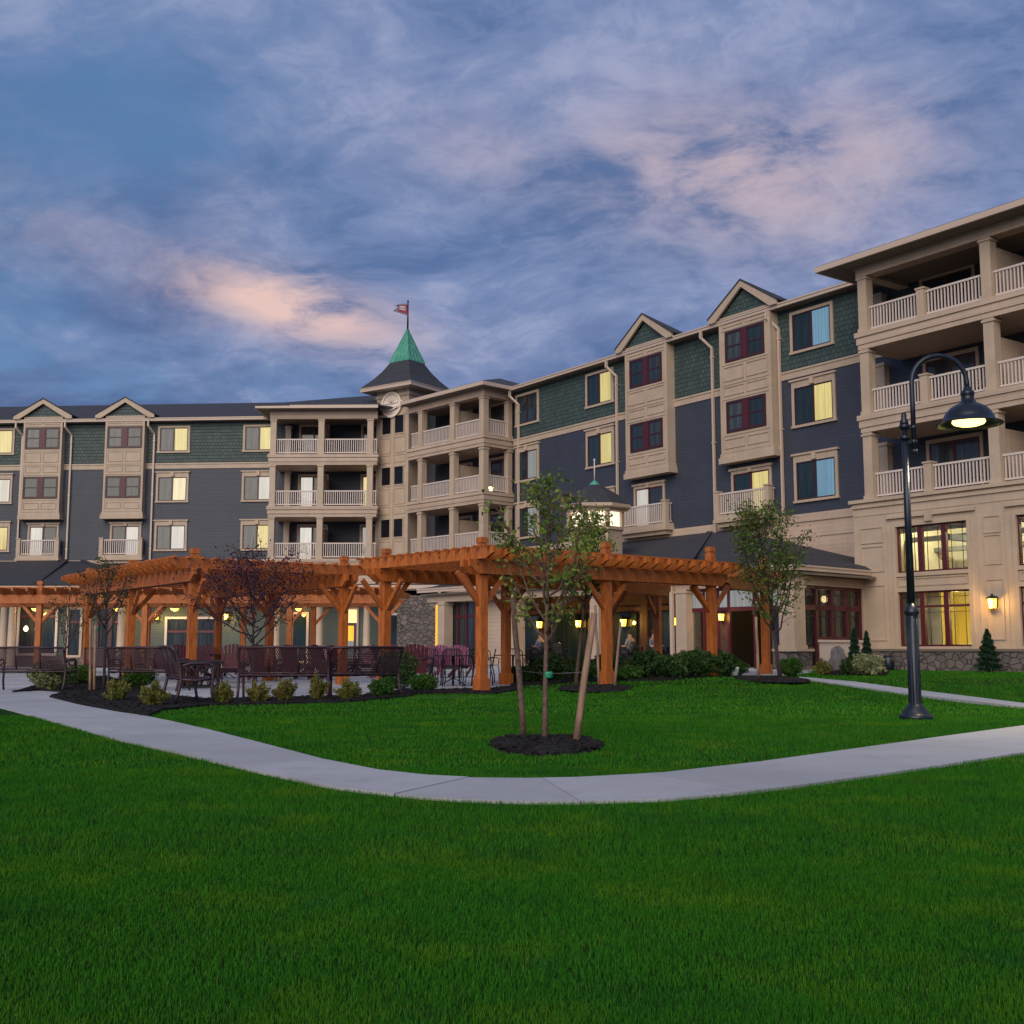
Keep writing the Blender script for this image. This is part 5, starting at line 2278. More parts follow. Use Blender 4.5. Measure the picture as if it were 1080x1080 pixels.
for z in (3.40, 3.58):
    mb.box(0, ax, -.02, .02, z - .02, z + .02)
    mb.lathe([(.032, z - .03), (.042, z - .025), (.042, z + .025), (.032, z + .03)], (ax, 0), 12)
mb.lathe([(.02, 3.24), (.035, 3.26), (.035, 3.30), (.03, 3.31)], (ax, 0), 12)
mb.build('arm', 'lamp_metal', lamp, LM)
sx = ax + 2 * R
mb = MB()
mb.lathe([(.032, 4.05), (.045, 4.035), (.05, 4.0), (.075, 3.985), (.082, 3.95), (.072, 3.93), (.075, 3.86), (.09, 3.855), (.09, 3.83), (.12, 3.815), (.19, 3.765), (.235, 3.70), (.26, 3.64), (.27, 3.60), (.35, 3.555), (.352, 3.545),
          (.262, 3.575), (.24, 3.62), (.2, 3.70), (.1, 3.76), (.02, 3.77)], (sx, 0), 32)
for i_ in range(len(mb.v)):
    x_, y_, z_ = mb.v[i_]
    mb.v[i_] = (sx + (x_ - sx) * (1.06 if z_ > 3.84 else 1.17), y_ * (1.06 if z_ > 3.84 else 1.17), 4.10 + (z_ - 4.05) * .96)
mb.build('shade', 'lamp_metal', lamp, LM)
mb = MB()
mb.lathe([(.02, 3.60), (.12, 3.605), (.18, 3.625), (.20, 3.65), (.19, 3.68), (.02, 3.70)], (sx, 0), 24)
mb.build('lens', 'lamp_lens', lamp, LM)
d_ = bpy.data.lights.new('lamp_or_fill_light', 'SPOT')
d_.energy = 320
d_.spot_size = rad(150)
d_.spot_blend = .8
d_.color = (1, .82, .5)
d_.shadow_soft_size = .12
lo_ = bpy.data.objects.new('lamp_or_fill_light', d_)
COL.objects.link(lo_)
lo_.matrix_world = shift(LM, sx, 0, 3.54)


# ------------------------------------------------------------------ trees
def grow_tree(name, x, y, label, seed, h, fork, crown_w, limbs, twigs, leaves, leaf, leafmat, bark, r0=.035, spread=.55, cat='tree', cz=None, leaf_w=.5, lean=(0, 0), clump=.10, flare=1.0):
    rng = random.Random(seed)
    nr = np.random.default_rng(seed)
    M = place(x, y, float(rise(x, y)))
    o = thing(name, label, cat, M)
    tr = MB()
    top = h * .93
    lead = []
    for k in range(9):
        t = k / 8
        lead.append(Vector((lean[0] * t + .03 * math.sin(3 * t + seed) * h * .3, lean[1] * t + .03 * math.cos(2.3 * t + seed) * h * .3, top * t)))
    tr.tube(lead, [r0 * (1.25 if k == 0 else 1) * (1 - .88 * k / 8) + .003 for k in range(9)], 8)

    def lead_at(z):
        t = min(1, max(0, z / top)) * 8
        i = min(7, int(t))
        return lead[i].lerp(lead[i + 1], t - i)
    tips = []
    for i in range(limbs):
        f = i / max(1, limbs - 1)
        z0 = fork + (h * .80 - fork) * f ** 1.15
        a = i * 2.4 + rng.uniform(-.5, .5)
        prof = math.sin(math.pi * min(1, .30 + .68 * f)) ** .7
        reach = crown_w / 2 * prof * rng.uniform(.72, 1.15) * flare
        p = lead_at(z0)
        up = (h - z0) * rng.uniform(.42, .75) if f < .75 else (h - z0) * .8
        pts = [p]
        for k in range(1, 6):
            t = k / 5
            q = p + Vector((math.cos(a) * reach * t ** .85, math.sin(a) * reach * t ** .85, up * t ** (1.0 + spread * .5)))
            q += Vector((rng.uniform(-1, 1), rng.uniform(-1, 1), rng.uniform(-1, 1))) * .03 * h * .3
            pts.append(q)
        rr = r0 * (.52 - .28 * f)
        tr.tube(pts, [rr * (1 - .85 * k / 5) + .0025 for k in range(6)], 6)
        for j in range(twigs):
            t = rng.uniform(.25, 1.0)
            b0 = pts[0].lerp(pts[-1], t)
            k = min(4, int(t * 5))
            b0 = pts[k].lerp(pts[k + 1], t * 5 - k)
            aa = a + rng.uniform(-1.5, 1.5)
            L = crown_w * rng.uniform(.10, .26)
            e = b0 + Vector((math.cos(aa) * L, math.sin(aa) * L, rng.uniform(-.05, .85) * L))
            tr.tube([b0, (b0 + e) / 2 + Vector((0, 0, L * .08)), e], [.005 + rr * .12, .004 + rr * .06, .002], 4)
            tips.append((b0, e))
        tips.append((pts[3], pts[5]))
    tr.build('trunk', bark, o, M)
    C = []
    wts = nr.uniform(.3, 1.6, len(tips))
    wts /= wts.sum()
    pick = nr.choice(len(tips), size=leaves, p=wts)
    tt = nr.beta(1.6, 1.0, leaves)
    off = nr.normal(0, clump, (leaves, 3)) * np.array([1, 1, .8])
    P0 = np.array([tuple(t_[0]) for t_ in tips])[pick]
    P1 = np.array([tuple(t_[1]) for t_ in tips])[pick]
    C = P0 + (P1 - P0) * tt[:, None] + off
    tone = nr.uniform(0, 1, len(tips))
    rnd = np.clip(tone[pick] * .55 + nr.uniform(0, .5, leaves), 0, 1)
    q = quads_mesh('crown', leaf_quads(C, leaf, nr, .25, leaf_w), leafmat, rnd, o, M)
    return o


T1 = ground(577.5, 786)
grow_tree('young_tree', *T1, 'young green tree with a sparse upright crown in the near round mulch bed', 11, 2.62, .95, .90, 19, 9, 1600, .062, 'leaf_tree', 'bark', .026, .5, clump=.045)
T2 = ground(609, 722)
grow_tree('young_tree', *T2, 'taller young green tree in the mulch bed by the pergola, behind the near one', 23, 4.45, 1.7, 1.2, 22, 10, 3400, .095, 'leaf_tree', 'bark', .045, .7, lean=(.46, .1), clump=.075)
T3 = ground(824, 715.5)
grow_tree('young_tree', *T3, 'rounded full-crowned green tree in front of the porch corner', 31, 4.40, 1.05, 1.6, 28, 12, 4800, .09, 'leaf_far', 'dark_bark', .045, .9, lean=(-.55, 0), clump=.10)
T4 = ground(110, 729)
grow_tree('young_tree', *T4, 'thin rust-tinged young tree in the left mulch bed, tied with green tape', 47, 2.95, 1.2, 1.2, 13, 7, 950, .065, 'leaf_rust', 'dark_bark', .035, .5, clump=.07)
T5 = at_depth(268, 23.2)
grow_tree('plum_tree', *T5, 'dark plum-leaved tree hanging under and over the left pergola roof', 59, 2.85, .95, 2.3, 21, 11, 2600, .065, 'leaf_plum', 'dark_bark', .030, .35, clump=.10)
T6 = at_depth(70, 33.0)
grow_tree('young_tree', *T6, 'thin bare-looking sapling with few leaves behind the pale bush at far left', 61, 2.8, .9, 1.1, 11, 7, 420, .07, 'leaf_rust', 'dark_bark', .025, .5, clump=.07)


def stake(px0, py0, px1, h, label, r=.03, mat='stake_wood', dy=0.0):
    x, y = ground(px0, py0)
    M = place(x, y, float(rise(x, y)))
    o = thing('tree_stake', label, 'stake', M, 'wooden stakes holding the young trees')
    tx = at_depth(px1, y + dy)[0] - x
    rr = random.Random(px0)
    mb = MB()
    pts = [(0, 0, -.03)] + [(tx * k / 4 + rr.uniform(-.006, .006), dy * k / 4, h * k / 4) for k in range(1, 5)]
    mb.tube(pts, [r * 1.05, r, r, r * .95, r * .9], 8)
    mb.build('pole', mat, o, M)
    return Vector((x + tx, y + dy, h))


stake(552.5, 780, 541, 1.43, 'dark leaning stake on the left of the near young tree', .030, 'bark')
stake(606.5, 788, 627, 1.24, 'pale peeled stake leaning right beside the near young tree', .033)
stake(632, 725, 628, 1.8, 'thin grey stake upright behind the near tree, in the second mulch bed', .03)
stake(648, 725, 655, 1.42, 'slim stake leaning right in the second mulch bed, close to a pergola post', .03)
stake(800, 717, 798, 1.45, 'grey stake against the pergola post under the rounded tree', .035)
stake(95, 730, 94, 1.55, 'left one of the two stakes by the rust-tinged young tree', .03)
stake(99.5, 730, 100, 1.42, 'right one of the two stakes by the rust-tinged young tree', .03)
# tie and guy wire on the near tree
TM = place(T1[0], T1[1])
o = thing('guy_wire', 'thin wire with green tape tying the near young tree to its two stakes', 'wire', TM)
a_ = at_depth(545, ground(552.5, 780)[1])
b_ = at_depth(620, ground(606.5, 788)[1])
ty = .69
mb = MB()
mb.tube([(a_[0] - T1[0], a_[1] - T1[1], ty), (0, -.03, ty - .02), (b_[0] - T1[0], b_[1] - T1[1], ty)], .0022, 5)
mb.build('wire', 'wire', o, TM)
mb = MB()
mb.lathe([(.034, ty - .06), (.039, ty - .055), (.039, ty - .01), (.034, ty)], (.012, .01), 12)
mb.build('tape', 'tie_green', o, TM)
T4M = place(T4[0], T4[1])
mb = MB().lathe([(.05, 1.30), (.055, 1.31), (.055, 1.37), (.05, 1.38)], (at_depth(101, T4[1])[0] - T4[0], 0), 10)
tag(mb.build('tree_tie', 'tie_green', None, T4M), 'green tape band on a stake of the rust-tinged young tree', 'tree tie')


# ------------------------------------------------------------------ shrubs
def shrub(name, px, py, wpx, hpx, mat, label, seed, n=900, leaf=.05, group=None, spiky=False, cat='shrub', d=None, squash=1.0):
    x, y = ground(px, py) if d is None else at_depth(px, d)
    z0 = float(rise(x, y))
    w = wpx * y / FPX
    h = hpx * y / FPX
    w *= 1.12
    h *= 1.12 * squash
    M = place(x, y, z0)
    o = thing(name, label, cat, M, group)
    rng = random.Random(seed)
    nr = np.random.default_rng(seed)
    mb = MB()
    tips = []
    k = 16 if not spiky else 26
    for i in range(k):
        a = rng.uniform(0, 6.283)
        e = rng.uniform(.05, 1.0) ** .7
        r = w / 2 * e * rng.uniform(.55, .92)
        zt = h * rng.uniform(.55, .95) * math.sqrt(max(.08, 1 - e * e * .75))
        p = Vector((math.cos(a) * r, math.sin(a) * r, zt))
        mb.tube([(p.x * .12, p.y * .12, -.01), (p.x * .5, p.y * .5, zt * .55), tuple(p)], [.012, .008, .004], 5)
        tips.append(p)
    mb.build('stem', 'dark_bark', o, M)
    T = np.array([tuple(t) for t in tips])
    if spiky:
        pick = nr.integers(0, k, n)
        t = nr.uniform(.25, 1.12, n)[:, None]
        C = T[pick] * np.array([1, 1, 1]) * t + nr.normal(0, .035 * w, (n, 3))
    else:
        # shell-biased ellipsoid with lumps
        dirs = nr.normal(size=(n, 3))
        dirs /= np.linalg.norm(dirs, axis=1)[:, None]
        lump = 1 + .13 * np.sin(dirs[:, 0] * 5 + seed) * np.sin(dirs[:, 1] * 4.3 + 2 * seed) + .09 * np.sin(dirs[:, 2] * 7 + dirs[:, 0] * 6)
        rad_ = nr.beta(3.2, 1.0, n) * lump
        C = dirs * rad_[:, None] * np.array([w / 2 * .98, w / 2 * .98, h / 2 * .98]) + np.array([0, 0, h * .5])
        C[:, 2] = np.maximum(C[:, 2], .015)
    rnd = np.clip(nr.uniform(0, .6, n) + .4 * (np.sin(C[:, 0] * 9 / w * .5 + seed) * np.sin(C[:, 1] * 7 / w) * .5 + .5), 0, 1)
    quads_mesh('foliage', leaf_quads(C, leaf, nr, .0 if not spiky else -.4, .5 if not spiky else .34), mat, rnd, o, M)
    return o


shrub('variegated_shrub', 51, 729, 37, 30, 'leaf_pale', 'pale variegated shrub at the tip of the left mulch bed', 1, 2600, .07)
shrub('boxwood', 82, 723, 32, 19, 'leaf_box', 'bright green mound beside the pale variegated shrub', 2, 4500, .05)
shrub('boxwood', 146, 726, 32, 20, 'leaf_box', 'bright green mound behind the golden spireas of the left bed', 3, 4500, .05)
GS = 'golden spireas along the bench bed'
for i, (px, py, w_, h_, txt) in enumerate(((124, 741, 36, 22, 'golden green spirea at the left end of the row along the path'), (161, 746, 36, 23, 'golden spirea closest to the path, in front of the near bench legs'),
                                           (236, 744, 24, 22, 'golden green spirea under the near bench seat, right of its legs'), (272, 742, 28, 22, 'golden spirea at the left leg of the long bench'), (303, 741, 30, 24, 'golden spirea in front of the middle of the long bench'),
                                           (335, 740, 27, 25, 'tall golden spirea in front of the right end of the long bench'), (367, 739.5, 30, 20, 'golden spirea below the angled bench, left of the boxwoods'))):
    shrub('spirea', px, py, w_, h_, 'leaf_gold', txt, 20 + i, 4200, .052, GS, True)
shrub('boxwood', 403, 736, 25, 18, 'leaf_box', 'clipped boxwood under the tall dark shrub, left of its stem', 40, 4000, .045)
shrub('boxwood', 446, 730, 27, 17, 'leaf_box', 'clipped boxwood right of the tall dark shrub', 41, 4000, .045)
shrub('laurel', 418, 727, 42, 37, 'leaf_dark', 'tall dark round shrub on a bare stem in front of the maroon chairs', 42, 3200, .075)
RH = 'dark shrubs lining the restaurant porch'
for i, (px, py, w_, h_, txt) in enumerate(((551, 721, 30, 22, 'low bright shrub behind the left stake of the near tree'), (577, 720, 38, 36, 'dark shrub directly behind the trunk of the near young tree'),
                                           (612, 718, 34, 30, 'dark shrub behind the trunk of the second young tree'), (641, 719, 34, 36, 'dark shrub beside the middle pergola post'),
                                           (663, 718, 28, 18, 'low dark shrub right of the second mulch bed'), (682, 716, 34, 36, 'dark shrub below the lantern and the seated diners'), (709, 716, 36, 30, 'dark shrub in front of the pale downspout of the porch'),
                                           (733, 715, 36, 36, 'dark shrub left of the pergola post at the porch doors'), (757, 714, 36, 33, 'dark shrub hiding the foot of the pergola post at the porch doors'))):
    shrub('rhododendron' if h_ > 24 else 'low_shrub', px, py, w_, h_, 'leaf_dark' if h_ > 20 else 'leaf_box', txt, 60 + i, 2600, .10, RH, squash=.74)
shrub('boxwood', 776, 713, 24, 15, 'leaf_box', 'small green mound at the end of the shrub row, left of the doorway', 75, 2600, .06)
shrub('boxwood', 834, 714.5, 23, 19, 'leaf_box', 'small dark green mound at the stone-footed column', 76, 2600, .06)
shrub('ornamental_grass', 868, 712.5, 22, 16, 'leaf_gold', 'tuft of straw-green grass right of the corner column', 77, 700, .11, None, True)
shrub('ornamental_grass', 893, 713, 22, 17, 'leaf_dark', 'dark green grassy clump in front of the boulder', 78, 700, .11, None, True)
shrub('variegated_shrub', 915, 713, 34, 21, 'leaf_pale', 'pale variegated shrub at the pavilion corner by the downspout', 79, 1000, .10)


def conifer(px, d, wpx, top_py, label, seed):
    x, y = at_depth(px, d)
    z0 = float(rise(x, y))
    r = px_dir(px, top_py)
    h = EYE + r.z / r.y * y - z0
    w = wpx * y / FPX
    M = place(x, y, z0)
    o = thing('conifer', label, 'conifer', M, 'small conifers against the hotel')
    MB().tube([(0, 0, 0), (.01, 0, h * .9)], [.04, .006], 7).build('trunk', 'dark_bark', o, M)
    nr = np.random.default_rng(seed)
    n = 4200
    t = nr.beta(1.0, 1.55, n)
    a = nr.uniform(0, 6.283, n)
    whorl = .78 + .22 * np.sin(t * 42 + a * 2 + seed)
    R = w / 2 * (1 - t) ** .85 * whorl * (nr.beta(3, 1, n)) + .015
    C = np.stack([R * np.cos(a), R * np.sin(a), t * h * 1.0 + .05 + .12 * R], 1)
    quads_mesh('needles', leaf_quads(C, .10, nr, -.1, .28), 'leaf_conifer', nr.uniform(0, 1, n), o, M)


conifer(1041.5, 35.6, 30, 665, 'cone-shaped conifer against the stone base, under the big wall lantern', 5)
conifer(901, 37.0, 19, 664, 'left one of two slim conifers by the red pavilion windows', 6)
conifer(914, 38.0, 17, 667, 'right one of two slim conifers, close to the pavilion downspout', 7)


def boulder(px, d, w, h, label, seed):
    x, y = at_depth(px, d)
    M = place(x, y, float(rise(x, y)) - .05)
    rr = random.Random(seed)
    mb = MB()
    nu, nv = 14, 8
    ph = [rr.uniform(0, 6) for _ in range(6)]
    for j in range(nv + 1):
        b_ = math.pi * j / nv
        for i in range(nu):
            a = 2 * math.pi * i / nu
            k = 1 + .14 * math.sin(3 * a + ph[0]) * math.sin(2 * b_ + ph[1]) + .08 * math.sin(5 * a + ph[2] + 3 * b_)
            mb.v.append((w / 2 * k * math.sin(b_) * math.cos(a), w / 2 * .8 * k * math.sin(b_) * math.sin(a), h / 2 + h / 2 * k * math.cos(b_)))
    for j in range(nv):
        for i in range(nu):
            mb.face((j * nu + i, (j + 1) * nu + i, (j + 1) * nu + (i + 1) % nu, j * nu + (i + 1) % nu), 0, False)
    tag(mb.build('boulder', 'rock', None, M), label, 'boulder', 'boulders by the pavilion')


boulder(884, 37.0, .5, .82, 'upright dark boulder in front of the cream pavilion wall', 3)
boulder(878, 36.6, .5, .45, 'lower dark boulder leaning on the upright one', 4)
x_, y_ = ground(774.5, 714)
mb = MB()
mb.lathe([(.10, .0), (.12, .16), (.13, .2), (.12, .21), (.1, .17), (.02, .16)], n=14)
tag(mb.build('plant_pot', 'white_plastic', None, place(x_, y_, .25)), 'small white pot on the mulch at the end of the shrub row', 'pot')
x_, y_ = at_depth(936, 38.6)
mb = MB()
mb.lathe([(.15, 0), (.2, .1), (.2, .42), (.14, .5), (.05, .52)], n=14)
tag(mb.build('hose_pot', 'lamp_metal', None, place(x_, y_, .2)), 'dark round hose pot at the stone base beside the downspout', 'hose pot')


# ------------------------------------------------------------------ furniture
def make_bench(L, label, M):
    o = thing('garden_bench', label, 'bench', M, 'purple-brown metal benches round the patio')
    # local: sitter faces -y, backrest at +y
    for x in (-L / 2, L / 2):
        mb = MB()
        mb.tube([(x, -.30, 0), (x, -.26, .2), (x, -.27, .44), (x, -.28, .62), (x, -.20, .67), (x, .10, .66), (x, .22, .62)], .024, 8)
        mb.tube([(x, .34, 0), (x, .27, .16), (x, .22, .40), (x, .25, .62), (x, .33, .86), (x, .39, .93)], .026, 8)
        mb.tube([(x, -.27, .42), (x, 0, .39), (x, .22, .41)], .022, 8)
        mb.tube([(x, -.25, .62), (x, -.12, .54), (x, .04, .56), (x, .08, .62)], .014, 6)
        mb.build('side_frame', 'bench_metal', o, M)
    mb = MB()
    for k in range(9):
        y = -.27 + k * .06
        z = .42 - .03 * math.sin(math.pi * k / 8)
        mb.box(-L / 2, L / 2, y - .021, y + .021, z - .008, z + .008)
    for x in (-L / 6, L / 6):
        mb.beam((x, -.28, .40), (x, .22, .40), .03, .02)
    mb.build('seat', 'bench_metal', o, M)
    mb = MB()

    def bp(x, t):
        return (x, .235 + .145 * t ** 1.2, .46 + .46 * t)
    mb.tube([bp(-L / 2, 1), bp(0, 1.03), bp(L / 2, 1)], .022, 8)
    mb.tube([bp(-L / 2, 0), bp(L / 2, 0)], .016, 8)
    for x in (-L / 6, L / 6):
        mb.tube([bp(x, 0), bp(x, 1)], .016, 6)
    n_ = int(L / .036)
    for k in range(n_ + 1):
        x = -L / 2 + L * k / n_
        for sgn in (-1, 1):
            x2 = x + sgn * .24
            a, b_ = (x, 0.0), (x2, 1.0)
            if x2 > L / 2:
                b_ = (L / 2, (L / 2 - x) / .24)
            if x2 < -L / 2:
                b_ = (-L / 2, (x + L / 2) / .24)
            if b_[1] > .03:
                mb.beam(bp(*a), bp(*b_), .014, .006, up=(0, -1, .3))
    mb.build('backrest', 'bench_metal', o, M)
    return o


bx, by = ground(300, 737)
bench0 = make_bench(1.62, 'long mesh-backed bench seen square from behind, behind the golden spireas', place(bx, by + .05, .014, rad(183)))
bx, by = at_depth(196, 19.6)
copy_thing(bench0, place(bx + .05, by, .014, rad(114)), 'near metal bench turned sideways, its curved side frame towards the path')
bx, by = at_depth(377, 22.4)
copy_thing(bench0, place(bx, by, .014, rad(222)), 'metal bench set at an angle between the long bench and the tall dark shrub')
bx, by = at_depth(37, 25.5)
copy_thing(bench0, place(bx, by, .014, rad(176)), 'metal bench at far left behind the pale variegated shrub')
bx, by = at_depth(158, 25.5)
copy_thing(bench0, place(bx, by, .014, rad(170)), 'metal bench half hidden behind the near sideways bench, below a pergola post')
bx, by = at_depth(122, 33)
copy_thing(bench0, place(bx, by, .014, rad(20)), 'metal bench deep under the left pergola, facing the lawn, behind the rust-tinged tree')

# low lattice table
fx, fy = at_depth(213, 27.2)
FM = place(fx, fy, .014, rad(12))
o = thing('lattice_table', 'low square black table with lattice sides under the left pergola', 'table', FM)
mb = MB().box(-.48, .48, -.48, .48, .60, .64)
mb.box(-.44, .44, -.44, .44, .56, .60)
mb.build('table_top', 'black_metal', o, FM)
for k in range(4):
    Rz = Matrix.Rotation(k * math.pi / 2, 4, 'Z')
    mb = MB()
    mb.box(-.42, .42, -.42, -.40, .02, .07)
    mb.box(-.42, -.38, -.42, -.40, .07, .56)
    mb.box(.38, .42, -.42, -.40, .07, .56)
    for i in range(4):
        x = -.38 + i * .19
        mb.beam((x, -.41, .07), (x + .19, -.41, .56), .028, .014, up=(0, 1, 0))
        mb.beam((x + .19, -.41, .07), (x, -.41, .56), .028, .014, up=(0, 1, 0))
    mb.build('side_lattice', 'black_metal', o, FM @ Rz)


def make_adirondack(mat, label, M):
    o = thing('adirondack_chair', label, 'garden chair', M, 'adirondack chairs on the patio')
    # faces -y
    mb = MB()
    for k in range(7):
        u = (k - 3) / 3
        x0, x1 = u * .20, u * .31
        H = .80 + .14 * math.cos(u * 1.35)
        mb.beam((x0, .22, .28), (x1, .22 + .34 * H, .28 + .80 * H), .078, .02, up=(0, -1, .4))
    mb.beam((-.28, .40, .66), (.28, .40, .66), .05, .03)
    mb.build('backrest', mat, o, M)
    mb = MB()
    for k in range(7):
        t = k / 6
        mb.beam((-.26, -.34 + .56 * t, .40 - .12 * t), (.26, -.34 + .56 * t, .40 - .12 * t), .075, .02, up=(0, .2, 1))
    mb.build('seat', mat, o, M)
    for sgn in (-1, 1):
        mb = MB().beam((sgn * .33, -.42, .57), (sgn * .33, .42, .55), .13, .025)
        mb.build('arm', mat, o, M)
        mb = MB().box(sgn * .30 - .02, sgn * .30 + .02, -.36, -.27, 0, .56)
        mb.build('leg', mat, o, M)
        mb = MB().beam((sgn * .27, -.36, .36), (sgn * .27, .52, .04), .03, .10, up=(0, .3, 1))
        mb.build('leg', mat, o, M)
    return o


ad0 = make_adirondack('maroon', 'maroon slatted chair facing the lawn, left of the lattice table under the pergola', place(*at_depth(191, 35), .014, rad(25)))
ap0 = make_adirondack('purple', 'lighter purple slatted chair facing the lawn beside the lit garden door', place(*at_depth(334, 40), .014, rad(-8)))
for px, d, rz, src, txt in ((207, 36, -20, ad0, 'maroon slatted chair just right of the near pergola post'), (245, 31.5, 10, ad0, 'large maroon slatted chair with its rounded back to the right of the lattice table'),
                            (278, 33.5, 30, ad0, 'maroon slatted chair behind the long bench, under the plum tree'), (299, 38, -30, ad0, 'maroon slatted chair beside a back pergola post'),
                            (315, 36, 150, ad0, 'dark maroon slatted chair with its back to the lawn behind the long bench'), (363, 39, 60, ad0, 'maroon slatted chair turned sideways next to the lit garden door'),
                            (442, 31.0, 172, ad0, 'big maroon slatted chair with its back turned, right of the tall dark shrub'), (430, 34, 60, ap0, 'purple slatted chair turned left, behind the big maroon one'),
                            (471, 37, 25, ap0, 'purple slatted chair left of two, in front of the red window wall'), (487, 38, 15, ap0, 'purple slatted chair right of two, in front of the red window wall'),
                            (222, 41, 20, ad0, 'small maroon slatted chair far back between two pergola posts, left of centre'),
                            (262, 42, -15, ad0, 'small maroon slatted chair far back below the right garden-wall lantern'), (289, 39, 160, ad0, 'maroon slatted chair with its back turned, among the chairs behind the plum tree'),
                            (346, 35, 140, ad0, 'maroon slatted chair with its back turned, left of the post beside the lit garden door'), (387, 40, -10, ap0, 'purple slatted chair right of the lit garden door, far back'),
                            (456, 41, 10, ad0, 'maroon slatted chair in front of the stone wall'), (172, 38, 15, ad0, 'maroon slatted chair between the benches and the white-framed window'),
                            (411, 36, 75, ad0, 'maroon slatted chair half hidden behind a pergola post')):
    copy_thing(src, place(*at_depth(px, d), .014, rad(rz)), txt)


def make_wire_chair(label, M, group):
    o = thing('wire_chair', label, 'chair', M, group)
    mb = MB()
    for k in range(7):
        y = -.20 + k * .066
        mb.box(-.21, .21, y - .02, y + .02, .44, .455)
    mb.build('seat', 'black_metal', o, M)
    mb = MB()
    mb.tube([(-.22, .20, .44), (-.22, .27, .82), (-.14, .29, .90), (.14, .29, .90), (.22, .27, .82), (.22, .20, .44)], .014, 6)
    for k in range(6):
        x = -.15 + k * .06
        mb.tube([(x, .205, .48), (x, .285, .89)], .007, 4)
    mb.build('backrest', 'black_metal', o, M)
    for sx_ in (-1, 1):
        for y0 in (-.2, .2):
            MB().tube([(sx_ * .21, y0, .44), (sx_ * .22, y0 * 1.25, .2), (sx_ * .24, y0 * 1.3, 0)], .012, 6).build('leg', 'black_metal', o, M)
        MB().tube([(sx_ * .21, -.2, .44), (sx_ * .23, -.22, .62), (sx_ * .23, -.05, .67), (sx_ * .22, .23, .66)], .012, 6).build('arm', 'black_metal', o, M)
    return o


def make_table(label, M, r=.5, z=.72):
    o = thing('bistro_table', label, 'table', M, 'round black metal tables')
    mb = MB()
    mb.lathe([(r, z), (r + .01, z + .01), (r, z + .025), (.02, z + .026)], n=24)
    mb.build('table_top', 'black_metal', o, M)
    mb = MB()
    mb.tube([(0, 0, .05), (0, 0, z)], .03, 8)
    for k in range(4):
        a = k * math.pi / 2
        mb.tube([(0, 0, .2), (.2 * math.cos(a), .2 * math.sin(a), .08), (.32 * math.cos(a), .32 * math.sin(a), .0)], .014, 6)
    mb.build('pedestal', 'black_metal', o, M)
    return o


PG = 'black wire chairs around the patio tables'
tA = at_depth(478, 29.0)
tab0 = make_table('round black table on the patio left of the near pergola post', place(*tA, .014))
wc0 = make_wire_chair('black wire chair on the left of the round patio table', place(tA[0] - .72, tA[1] - .1, .014, rad(-85)), PG)
for dx, dy, rz, txt in ((.05, -.75, 178, 'black wire chair with its back to the lawn at the round patio table'), (.72, .05, 90, 'black wire chair on the right of the round patio table, next to the pergola post'), (-.1, .75, 0, 'black wire chair on the far side of the round patio table')):
    copy_thing(wc0, place(tA[0] + dx, tA[1] + dy, .014, rad(rz)), txt)
tB = at_depth(541, 31.5)
copy_thing(tab0, place(*tB, .014), 'round black table under the large pergola, right of its lawn-edge post')
for dx, dy, rz, txt in ((-.75, .0, -90, 'black wire chair left of the table under the large pergola'), (.7, -.2, 80, 'black wire chair right of the table under the large pergola, left of a back post'), (0.05, -.78, 175, 'black wire chair with its back to the lawn at the table under the large pergola')):
    copy_thing(wc0, place(tB[0] + dx, tB[1] + dy, .014, rad(rz)), txt)
tC = at_depth(458, 33.0)
copy_thing(wc0, place(*tC, .014, rad(160)), 'single black wire chair between the big maroon chair and the round patio table')

# porch dining
QG = 'black wire chairs inside the porch'


def porch_at(px, y):
    s_ = hit(PF, px, y)
    p = PF @ Vector((s_, y, .265))
    return p


PA_ = math.atan2(PF.col[0].y, PF.col[0].x)
for i, (px, t1, c1, c2) in enumerate(((580, 'round table in the porch behind the near young tree', 'black wire chair in the porch left of the near young tree trunk', 'black wire chair in the porch right of the near young tree trunk'),
                                      (676, 'round table in the porch between the two seated diners', 'black wire chair in the porch under the diner at left', 'black wire chair in the porch under the diner at right'),
                                      (703, 'round table in the porch beside the pale downspout', 'empty black wire chair in the porch left of the table by the downspout', 'empty black wire chair in the porch right of the table by the downspout'))):
    p = porch_at(px, 1.9)
    copy_thing(tab0, place(p.x, p.y, p.z), t1)
    d = Vector((math.cos(PA_), math.sin(PA_)))
    for sg_, txt in ((-1, c1), (1, c2)):
        copy_thing(wc0, place(p.x + d.x * .72 * sg_, p.y + d.y * .72 * sg_, p.z, PA_ + (math.pi / 2 if sg_ > 0 else -math.pi / 2)), txt, QG)


